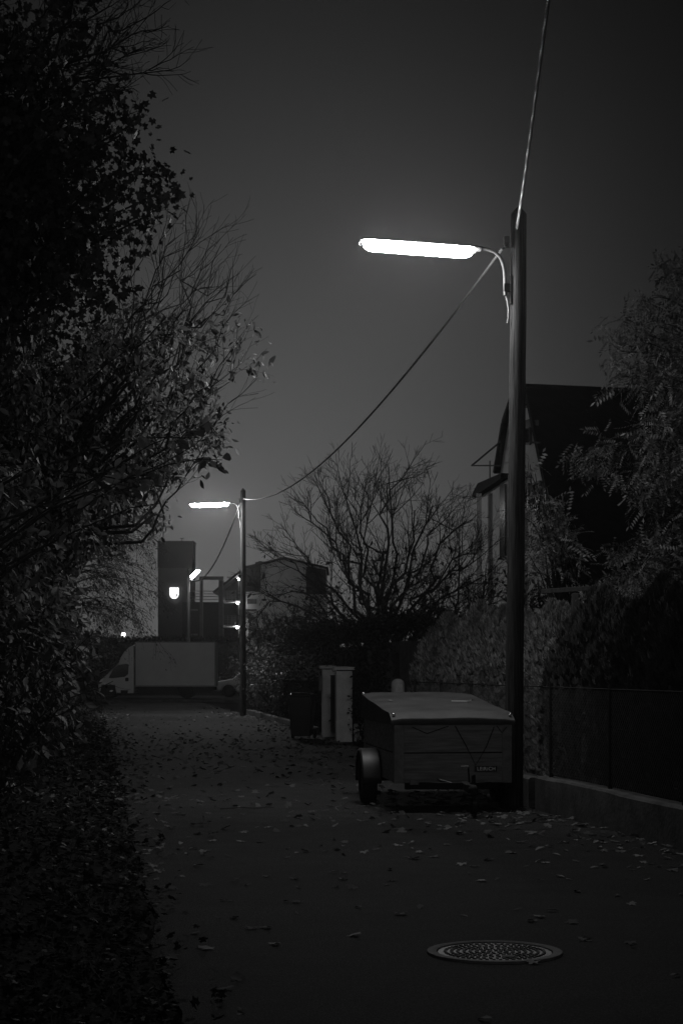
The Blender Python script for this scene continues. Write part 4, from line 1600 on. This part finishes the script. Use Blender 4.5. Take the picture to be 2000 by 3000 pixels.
# 7. thuja hedge
def thuja_proto(seed, h=2.3, w=.95, count=8000, m='thuja'):
    t = thing('thuja', 'x', 'conifer', (0, 0, 0))
    rng = np.random.default_rng(seed)
    z = rng.uniform(.03, 1, count) ** .9 * h
    prof = np.clip(1.0 - (z / h) ** 5.5, 0.02, 1) * (.75 + .25 * np.sin(np.clip(z / h, 0, 1) * 3.1))
    a = rng.uniform(0, 2 * np.pi, count)
    lump = 1 + .22 * np.sin(a * 5 + seed) + .16 * np.sin(a * 11 + z * 1.2 + seed)
    r = w / 2 * prof * lump * rng.uniform(.45, 1.05, count) ** .5
    pos = np.stack([r * np.cos(a), r * np.sin(a), z], 1)
    out = np.stack([np.cos(a), np.sin(a), np.zeros(count)], 1)
    dirs = out * .4 + np.array([0, 0, 1.2]) + rng.normal(size=(count, 3)) * .18
    nr = np.stack([-np.sin(a), np.cos(a), np.zeros(count)], 1) * rng.choice([-1, 1], size=(count, 1)) * .7 + out * .5 + rng.normal(size=(count, 3)) * .3
    leaves('foliage', SPRAY, pos, dirs, nr, .095 * rng.uniform(.7, 1.4, count), M[m], t)
    MB().tube([(0, 0, -.05), (.01, 0, h * .5), (0, 0, h * .9)], [.06, .04, .01], 8).build('trunk', M['bark'], t, smooth=True)
    return t


TP = [thuja_proto(71), thuja_proto(72), thuja_proto(73)]
TD_ = [thuja_proto(74, m='conifer_dark'), thuja_proto(75, m='conifer_dark')]
dark_used = 0
nth = 30
tl = ['leftmost end', 'second from the left end', 'third from the left end', 'fourth from the left end', 'fifth from the left end', 'sixth from the left end',
      'seventh from the left end', 'eighth, left of the near pole', 'ninth, just left of the near pole', 'tenth, behind the near pole', 'eleventh, right of the near pole', 'twelfth, second right of the pole', 'thirteenth, third right of the pole']
rng = np.random.default_rng(5)
for i in range(nth):
    y = 28.0 - i * .54
    x = lerp(1.62, 4.62, i / (nth - 1)) + rng.uniform(-.06, .06)
    if i < 13:
        o = TP[i] if i < 3 else copy_tree(TP[i % 3])
    else:
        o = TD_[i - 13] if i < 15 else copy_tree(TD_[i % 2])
    o.location = (x, y, -.02)
    o.rotation_euler = (0, 0, rng.uniform(0, 6))
    s_ = rng.uniform(.93, 1.05)
    o.scale = (s_, s_, s_ * 1.0)
    if i < 13:
        lab = 'narrow thuja in the hedge behind the wire fence, %s' % tl[i]
    else:
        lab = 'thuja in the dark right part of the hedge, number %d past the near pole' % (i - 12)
    tag(o, lab, 'conifer', 'thuja hedge behind the wire fence')


# 8. clipped dark hedge
def clipped(name, label, pts, w, h, count, size, m):
    """pts: (y, x) centre line"""
    t = thing(name, label, 'hedge', (pts[0][1], pts[0][0], 0))
    o_ = Vector((pts[0][1], pts[0][0], 0))
    rng = np.random.default_rng(int(h * 100) + len(pts))
    core = MB()
    cv_, cf_ = [], []
    for i_, (ya, xa) in enumerate(pts):
        nx_ = pts[min(i_ + 1, len(pts) - 1)]
        pv_ = pts[max(i_ - 1, 0)]
        t_ = Vector((nx_[1] - pv_[1], nx_[0] - pv_[0], 0)).normalized()
        sd_ = Vector((t_.y, -t_.x, 0)) * w * .28
        c_ = Vector((xa, ya, 0)) - o_ + t_ * (.5 if i_ == 0 else (-.5 if i_ == len(pts) - 1 else 0))
        cv_ += [c_ - sd_, c_ + sd_, c_ + sd_ + Vector((0, 0, h * .84)), c_ - sd_ + Vector((0, 0, h * .84))]
    for i_ in range(len(pts) - 1):
        for k_ in range(4):
            cf_.append((i_ * 4 + k_, i_ * 4 + (k_ + 1) % 4, i_ * 4 + 4 + (k_ + 1) % 4, i_ * 4 + 4 + k_))
    cf_ += [(3, 2, 1, 0), tuple(len(cv_) - 4 + k_ for k_ in range(4))]
    core.add(cv_, cf_)
    core.build('branches', M['bark'], t)
    seg = np.array([math.hypot(b[0] - a[0], b[1] - a[1]) for a, b in zip(pts, pts[1:])])
    k = rng.choice(len(seg), size=count, p=seg / seg.sum())
    u = rng.uniform(0, 1, count)
    A = np.array([(x, y, 0) for y, x in pts], dtype=float)
    p = A[k] * (1 - u[:, None]) + A[k + 1] * u[:, None]
    dv = A[k + 1] - A[k]
    dv /= np.linalg.norm(dv, axis=1, keepdims=True)
    sd = np.stack([dv[:, 1], -dv[:, 0], dv[:, 2]], 1)
    face = rng.uniform(0, 1, count)
    off = np.where(face < .4, -1.0, np.where(face < .5, 1.0, rng.uniform(-1, 1, count)))
    z = np.where(face < .5, rng.uniform(.02, 1, count), rng.uniform(.94, 1.04, count)) * h
    wob = .06 * np.sin(p[:, 1] * 2.3) + .05 * np.sin(p[:, 1] * 5.1 + z * 4)
    p = p + sd * (off * (w / 2 + wob))[:, None] + rng.normal(size=(count, 3)) * .05
    p[:, 2] += z + wob
    nr = sd * np.where(face < .5, off, 0)[:, None] + np.array([0, 0, 1.0]) * (face >= .5)[:, None] + rng.normal(size=(count, 3)) * .5
    dirs = rng.normal(size=(count, 3)) + np.array([0, 0, .2])
    leaves('foliage', DIA, p - np.array(o_), dirs, nr, size * rng.uniform(.6, 1.4, count), m, t)
    return t


clipped('clipped_hedge', 'dark clipped hedge along the right side behind gate pillars and bin', [(30.0, 1.35), (36.5, .75), (44, -.35), (54, -1.6)], 1.1, 2.3, 20000, .085, M['hedge_leaf'])
clipped('clipped_hedge', 'tall dark hedge across the street behind the van', [(97, -15), (97, -5)], 1.6, 3.1, 6000, .16, M['leaf_dark'])

# right-hand mid-distance shrubs
SD = shrub_mesh(81, 2.1, 1.8, 2800, .085, M['leaf_droop'], label='x', name='broadleaf_bush')
rb = [(58.0, -2.35, 1.15, 'glinting leafy bush at the foot of the middle lamp pole'),
      (52.5, -1.75, 1.05, 'leafy bush just in front of the middle lamp pole'),
      (48.5, -1.15, .85, 'lower leafy bush between hedge and middle lamp pole'),
      (63.0, -2.35, 1.15, 'bush behind the middle lamp pole, beside the parked car'),
      (93.0, -4.9, 1.42, 'tall bush across the street right of the van'),
      (93.5, -2.2, 1.2, 'bush across the street hidden behind the parked car'),
      (95.0, -13.2, 1.5, 'bush across the street above the van cab')]
for i, (y, x, s_, lab) in enumerate(rb):
    o = SD if i == 0 else copy_tree(SD)
    o.location = (x, y, 0)
    o.rotation_euler = (0, 0, i * 2.1)
    o.scale = (s_, s_, s_)
    tag(o, lab, 'bush', 'leafy bushes at the far end of the lane')


# juniper-like dark upright shrub poking above the hedge
def juniper(label, x, y, h, w, seed):
    t = thing('juniper', label, 'conifer', (x, y, 0), 0, 'dark junipers above the hedge')
    rng = np.random.default_rng(seed)
    tr = Tree(seed)
    for k in range(26):
        a = rng.uniform(0, 6.28)
        e = Vector((math.cos(a) * w / 2 * rng.uniform(.2, 1), math.sin(a) * w / 2 * rng.uniform(.2, 1), h * rng.uniform(.7, 1.05)))
        pts = tr.limb(Vector((0, 0, 0)), e, .03, .006, rise=-.1)
        tr.twigs.append(pts[4:])
    tr.wood('stems', M['bark'], t)
    pos, dr = tr.leaf_spots(2600, .05)
    dirs = dr + rng.normal(size=dr.shape) * .35
    leaves('foliage', SPRAY, pos, dirs, rng.normal(size=dr.shape), .2, M['leaf_dark'], t)


juniper('ragged dark juniper poking above the hedge under the gabled stair house', -2.05, 60, 3.4, 2.2, 91)
juniper('lower dark juniper just right of the ragged one', -1.0, 56, 3.1, 1.6, 92)


# 9. locust-like tree right with feathered leaves
def feathered():
    t = thing('feather_leaf_tree', 'tree with feathered compound leaves filling the right edge before the house', 'tree', (0, 0, 0))
    tr = Tree(101)
    rng = tr.rng
    bx_, by_ = 4.9, 22.6
    trunk = [Vector((bx_, by_, -.1)), Vector((bx_ + .05, by_, 1.6)), Vector((bx_ - .05, by_ + .1, 3.2)), Vector((bx_ + .05, by_, 4.8)), Vector((bx_, by_, 6.6))]
    tr.lines.append((trunk, [.15, .13, .10, .07, .03], 0))
    poly = [(1985, 770), (2200, 700), (2200, 1800), (1780, 1800), (1740, 1700), (1800, 1620), (1880, 1540), (1830, 1440), (1800, 1350), (1880, 1300), (1920, 1200), (1870, 1120), (1850, 1030), (1880, 970), (1940, 940), (1960, 860)]
    tg = fill(rng, poly, 19.8, 23.5, 80)
    for px, py in ((1740, 1310), (1755, 1360), (1770, 1410), (1820, 1440), (1750, 1300), (1820, 1030), (1815, 1010), (1840, 1080), (1860, 970), (1930, 870), (1965, 820), (1990, 800), (1820, 1100)):
        tg.append(P(px, py, rng.uniform(20, 22)))
    lf = []
    for q in tg:
        h = max(.2, min(.97, (q.z - .6) / 6.4))
        i = min(3, int(h * 4))
        a = trunk[i].lerp(trunk[i + 1], h * 4 - i)
        pts = tr.limb(a, q, .025, .006, rise=.18)
        for k in range(5):
            j = rng.integers(5, 10)
            dd = (pts[min(9, j + 1)] - pts[j - 1]).normalized() + rvec(rng) * .6
            tr.grow(pts[j], dd, rng.uniform(.2, .4), .005, 1, 2, (0, 2), 45, .6, trop=.0)
    tr.wood('trunk', M['bark'], t)
    leafy(t, 'crown', M['leaf_frond'], tr, 7800, .18, .07, FROND, droop=.55, svar=.25)


feathered()


def sumac():
    t = thing('feather_leaf_shrub', 'pale shrub of feathered leaves just right of the near pole', 'shrub', (0, 0, 0))
    tr = Tree(111)
    rng = tr.rng
    bx_, by_ = 2.95, 24.4
    st = [tr.limb(Vector((bx_ + k * .15, by_, -.1)), Vector((bx_ + .1 + k * .2, by_ + .1 * k, 2.6)), .04, .025, rise=.04) for k in range(3)]
    poly = [(1530, 1350), (1570, 1350), (1585, 1400), (1610, 1470), (1660, 1510), (1680, 1560), (1690, 1640), (1640, 1680), (1560, 1680), (1530, 1560), (1520, 1500)]
    for q in fill(rng, poly, 22.6, 24.6, 42):
        pts = tr.limb(st[rng.integers(0, 3)][rng.integers(5, 10)], q, .016, .005, rise=.2)
        for k in range(3):
            j = rng.integers(6, 10)
            tr.grow(pts[j], (pts[min(9, j + 1)] - pts[j - 1]).normalized() + rvec(rng) * .5, rng.uniform(.15, .3), .004, 1, 2, (0, 1), 45, .6)
    tr.wood('stems', M['bark_pale'], t)
    leafy(t, 'foliage', M['leaf_pale'], tr, 520, .20, .03, FROND, droop=.6, svar=.25)


sumac()

gsb = shrub_mesh(121, 2.9, 2.6, 3600, .08, M['leaf_dark'], label='dark garden shrub behind the old post and crossbeam', name='garden_shrub')
gsb.location = (3.25, 27.5, 0)
gsb2 = copy_tree(gsb)
gsb2.location = (5.2, 26.5, 0)
gsb2.rotation_euler = (0, 0, 2)
tag(gsb2, 'dark garden shrub beneath the feather-leaved tree at the right edge')
# a beam-topped post in the garden on the right
gp_ = thing('garden_trellis', 'old wooden post with a crossbeam in the dark garden right of the near pole', 'trellis', (P(1683, 1800, 21).x, 21, 0))
q = P(1683, 1738, 21)
MB().box((0, 0, q.z / 2), (.085, .085, q.z)).build('post', M['bark'], gp_, bevel=.01)
MB().beam((-.40, 0, q.z + .02), (.16, 0, q.z + .055), .08, .06).build('crossbeam', M['bark'], gp_, bevel=.01)

# ------------------------------------------------------------------ fallen leaves
rng = np.random.default_rng(7)


def road_leaf_positions(n, fn):
    out = []
    while len(out) < n:
        y = rng.uniform(6.2, 75)
        x = rng.uniform(left_edge(y) - .0, right_edge(y) + .0)
        if rng.uniform() < fn(x, y):
            out.append((x, y))
    return out


def dens(x, y):
    l_, r_ = x - left_edge(y), right_edge(y) - x
    e = math.exp(-l_ / .35) * .9 + math.exp(-r_ / .45) * .9
    mid = .10 * math.exp(-((y - 26) / 11) ** 2) + .012
    tr_ = .45 * math.exp(-((x - 1.3) ** 2 / .8 + (y - 17.3) ** 2 / 1.2))
    far = .30 * math.exp(-((y - 33) / 9) ** 2) * (1 if x > left_edge(y) + 1.5 else .5)
    if 12 < y < 20 and l_ > .3:
        mid += .05
    if 17.8 < y < 20.8 and .2 < x < 2:
        e += .5
    if y < 13:
        e *= .12 + .88 * max(0, (y - 9) / 4)
    return min(1, e + mid + tr_ + far) * (1 if y < 60 else .3)


allp = road_leaf_positions(3400, dens)
# leaves that lie alone near the camera, where the photo shows them
extra = [P(x, y, EYE * F / (y - HY)) for x, y in ((680, 2640), (870, 2645), (640, 2690), (1010, 2560), (985, 2600), (1640, 2570), (1665, 2578), (1740, 2545), (1770, 2542), (1050, 2660), (690, 2585), (700, 2870), (660, 2900), (780, 2720), (1580, 2688), (1555, 2700), (1720, 2755), (1690, 2614), (940, 2480), (870, 2500), (1100, 2490), (1210, 2470), (1340, 2440), (1320, 2430), (1300, 2425), (1360, 2445), (1640, 2470), (1540, 2540), (1230, 2660), (610, 2410), (500, 2360))]
allp = [(p.x, p.y) for p in extra] + allp
near_i = sorted(range(len(allp)), key=lambda i: allp[i][1])
ind = set(near_i[:280])
proto_leaves = []
for kind_, (tpl, mm) in enumerate(((MAPLE, M['litter_pale']), (OVAL, M['litter_pale']), (MAPLE, M['litter']), (OVAL, M['litter_dark']))):
    tv, tt = tpl
    tv = tv.copy().astype(float)
    tv[:, 0] -= .45
    tv[:, 2] = tv[:, 2] * .9 + .22 * (tv[:, 1] ** 2) + .06 * tv[:, 0] ** 2
    tv[:, 2] -= tv[:, 2].min()
    o = np_mesh('fallen_leaf', tv * .074, tt, mm)
    proto_leaves.append(o)
kinds_ = ['pale lobed leaf', 'pale oval leaf', 'mid-grey lobed leaf', 'dark oval leaf']


def zone(x, y):
    l_, r_ = x - left_edge(y), right_edge(y) - x
    if y < 9.6:
        return 'on the bare asphalt around the manhole cover'
    if l_ < .5:
        return 'along the left edge of the lane'
    if y < 15.5:
        return 'on the asphalt between the manhole cover and the trailer'
    if r_ < .5:
        return 'at the foot of the low wall'
    if y < 17.9 and x > .3:
        return 'scattered right in front of the trailer'
    if y < 21 and x > .2:
        return 'on the ground under the trailer'
    return 'on the open lane left of the trailer'


seen = [False] * 4
for i in near_i[:280]:
    x, y = allp[i]
    k = int(rng.choice(4, p=[.22, .16, .30, .32]))
    src = proto_leaves[k]
    o = src.copy() if seen[k] else src
    if seen[k]:
        COL.objects.link(o)
    seen[k] = True
    s_ = rng.uniform(.65, 1.35)
    o.location = (x, y, .004)
    o.scale = (s_, s_, s_ * rng.uniform(.7, 1.6))
    o.rotation_euler = (rng.normal() * .12, rng.normal() * .12, rng.uniform(0, 6.28))
    tag(o, '%s lying %s' % (kinds_[k], zone(x, y)), 'leaf', 'fallen leaves on the lane')
for k in range(4):
    if not seen[k]:
        bpy.data.objects.remove(proto_leaves[k])
rest = [allp[i] for i in near_i[280:]]
ps_ = np.array([(x, y, .006 + rng.uniform(0, .012)) for x, y in rest])
nn = len(ps_)
dr = np.stack([rng.normal(size=nn), rng.normal(size=nn), rng.normal(size=nn) * .18], 1)
nr = rng.normal(size=(nn, 3)) * .28 + np.array([0, 0, 1.0])
tag(leaves('leaf_litter', MAPLE, ps_, dr, nr, .08 * rng.uniform(.6, 1.4, nn), M['litter']), 'fallen leaves thickly strewn over the far part of the lane', kind='stuff')

for px, py, kd, lab in ((1385, 2072, 3, 'dark curled leaf on the trailer cover, right of its middle'), (1375, 2066, 0, 'pale leaf on the trailer cover beside the dark curled one'), (1430, 2070, 3, 'dark leaf near the right edge of the trailer cover'), (1143, 2046, 0, 'pale leaf scrap on the left part of the trailer cover')):
    q = P(px, py, 19.3)
    o = bpy.data.objects.new('cover_leaf', proto_leaves[kd].data)
    COL.objects.link(o)
    yl = 19.3 - 19.26
    o.location = (q.x, 19.3, 1.105)
    o.scale = (.8, .8, 1.2)
    o.rotation_euler = (.08, .04, px)
    tag(o, lab, 'leaf', 'leaves lying on the trailer cover')

# litter on the left verge
cnt = 26000
ps_, dr, nr = [], [], []
while len(ps_) < cnt:
    y = 5.5 + 66 * rng.uniform() ** 2.0
    l_ = abs(rng.normal()) * (.9 + .02 * y) - (.30 if rng.uniform() < .10 else .06)
    x = left_edge(y) - l_
    if l_ < 0 and rng.uniform() < .5:
        continue
    ps_.append((x, y, max(.004, bank(x, y)) + rng.uniform(0, .02)))
ps_ = np.array(ps_)
dr = rng.normal(size=(cnt, 3)) * np.array([1, 1, .35])
nr = rng.normal(size=(cnt, 3)) * .45 + np.array([0, 0, 1.0])
tag(leaves('verge_leaf_litter', MAPLE, ps_, dr, nr, (.038 + .03 * np.clip((ps_[:, 1] - 8) / 14, 0, 1)) * rng.uniform(.4, 1.5, cnt), M['litter_verge']), 'fallen leaves and debris covering the left verge', kind='stuff')
pick = rng.choice(cnt, 2000, replace=False)
pp_ = ps_[pick] + np.array([0, 0, .02])
tag(leaves('verge_pale_leaves', MAPLE, pp_, dr[pick], nr[pick], (.03 + .03 * np.clip((pp_[:, 1] - 8) / 14, 0, 1)) * rng.uniform(.4, 1.2, 2000), M['litter_pale']), 'pale leaf scraps flecking the dark left verge', kind='stuff')
# rough grass blades and ground cover on the verge
cnt = 1800
y = 5.5 + 60 * rng.uniform(size=cnt) ** 1.8
l_ = .12 + np.abs(rng.normal(size=cnt)) * .9
x = np.array([left_edge(v) for v in y]) - l_
ps_ = np.array([(a_, b_, bank(a_, b_) - .01) for a_, b_ in zip(x, y)])
dr = rng.normal(size=(cnt, 3)) * .5 + np.array([0, 0, 1.0])
nr = rng.normal(size=(cnt, 3))
tag(leaves('verge_grass', TUFT, ps_, dr, nr, rng.uniform(.04, .12, cnt), M['grass']), 'rough low growth on the left verge', kind='stuff')
# pale stone on the verge
stn = MB().sphere((0, 0, 0), .07, 10, 7, (1.5, 1, .8)).build('stone', M['stone'], smooth=True, loc=(P(15, 2292, 17.0).x, 17.0, bank(P(15, 2292, 17.0).x, 17.0) + .05))
tag(stn, 'pale stone lying among leaves at the far left of the verge', 'stone')
sk = MB().tube([(0, 0, .008), (.2, .07, .016), (.38, .08, .010), (.55, .2, .012)], [.005, .006, .005, .003], 6).build('fallen_twig', M['bark'], loc=(-1.25, 18.3, 0))
tag(sk, 'thin fallen twig lying across the lane left of the trailer', 'twig')

# ------------------------------------------------------------------ haze, sky, light
hz = MB().box((0, 110, 9.0), (480, 320, 21))
hzm = bpy.data.materials.new('night_haze')
hzm.use_nodes = True
nt = hzm.node_tree
nt.nodes.remove(nt.nodes['Principled BSDF'])
pv = nt.nodes.new('ShaderNodeVolumePrincipled')
pv.inputs['Color'].default_value = (.9, .9, .9, 1)
pv.inputs['Density'].default_value = .0005
pv.inputs['Anisotropy'].default_value = .87
nt.links.new(pv.outputs[0], nt.nodes['Material Output'].inputs['Volume'])
ho = hz.build('haze', hzm)
tag(ho, kind='stuff')

w = bpy.data.worlds.new('World')
SC.world = w
w.use_nodes = True
nt = w.node_tree
N, Lk = nt.nodes, nt.links
bg = N['Background']
sky = N.new('ShaderNodeTexSky')
sky.sky_type = 'NISHITA'
sky.sun_disc = False
sky.sun_elevation = R(-2)
sky.sun_rotation = R(-8)
bw = N.new('ShaderNodeRGBToBW')
Lk.new(sky.outputs[0], bw.inputs[0])
tc = N.new('ShaderNodeTexCoord')
sx = N.new('ShaderNodeSeparateXYZ')
Lk.new(tc.outputs['Generated'], sx.inputs[0])


def math_node(op, a_, b_=None):
    m_ = N.new('ShaderNodeMath')
    m_.operation = op
    for i_, v_ in enumerate((a_, b_)):
        if v_ is None:
            continue
        if isinstance(v_, (int, float)):
            m_.inputs[i_].default_value = v_
        else:
            Lk.new(v_, m_.inputs[i_])
    return m_.outputs[0]


# light of the town on the night sky: a bright horizon fading upward, strongest
# over the end of the lane; added fill behind the viewer brightens facing walls
elev = math_node('ABSOLUTE', math_node('ARCSINE', sx.outputs['Z']))
e_ = math_node('DIVIDE', elev, R(SKY_E))
fade = math_node('EXPONENT', math_node('MULTIPLY', math_node('MULTIPLY', e_, e_), -.5))
azi = math_node('SUBTRACT', math_node('ARCTAN2', sx.outputs['X'], sx.outputs['Y']), R(-2.6))
q_ = math_node('DIVIDE', azi, R(SKY_A))
ahead = math_node('EXPONENT', math_node('MULTIPLY', math_node('MULTIPLY', q_, q_), -.5))
g1 = math_node('MULTIPLY', math_node('MULTIPLY', fade, ahead), SKY_G)
back = math_node('MAXIMUM', math_node('MULTIPLY', sx.outputs['Y'], -1.0), 0.0)
g2 = math_node('MULTIPLY', math_node('MULTIPLY', math_node('POWER', back, 2.0), math_node('EXPONENT', math_node('MULTIPLY', elev, -1 / R(13)))), SKY_B)
gsum = math_node('ADD', math_node('ADD', g1, g2), SKY_0)
class _O:
    outputs = [gsum]
ml = _O
ad = N.new('ShaderNodeMath')
ad.operation = 'ADD'
k_ = N.new('ShaderNodeMath')
k_.operation = 'MULTIPLY'
k_.inputs[1].default_value = .02
Lk.new(bw.outputs[0], k_.inputs[0])
Lk.new(k_.outputs[0], ad.inputs[0])
Lk.new(ml.outputs[0], ad.inputs[1])
cc = N.new('ShaderNodeCombineColor')
for i in range(3):
    Lk.new(ad.outputs[0], cc.inputs[i])
Lk.new(cc.outputs[0], bg.inputs['Color'])
bg.inputs['Strength'].default_value = .12

# ------------------------------------------------------------------ camera
cam = bpy.data.cameras.new('camera')
co = bpy.data.objects.new('camera', cam)
COL.objects.link(co)
co.location = (0, 0, EYE)
co.rotation_euler = (R(90), 0, 0)
cam.sensor_fit = 'VERTICAL'
cam.sensor_height = 36
cam.lens = 36 * F / 3000
cam.shift_y = (HY - 1500) / 3000
cam.clip_end = 2000
SC.camera = co

vs_ = SC.view_settings
vs_.view_transform = 'Standard'
vs_.look = 'None'
vs_.exposure = 0
vs_.gamma = 1
SC.cycles.use_denoising = True
SC.cycles.max_bounces = 5
SC.cycles.diffuse_bounces = 2
SC.cycles.transmission_bounces = 4
SC.cycles.volume_bounces = 0
SC.cycles.sample_clamp_indirect = 2.0
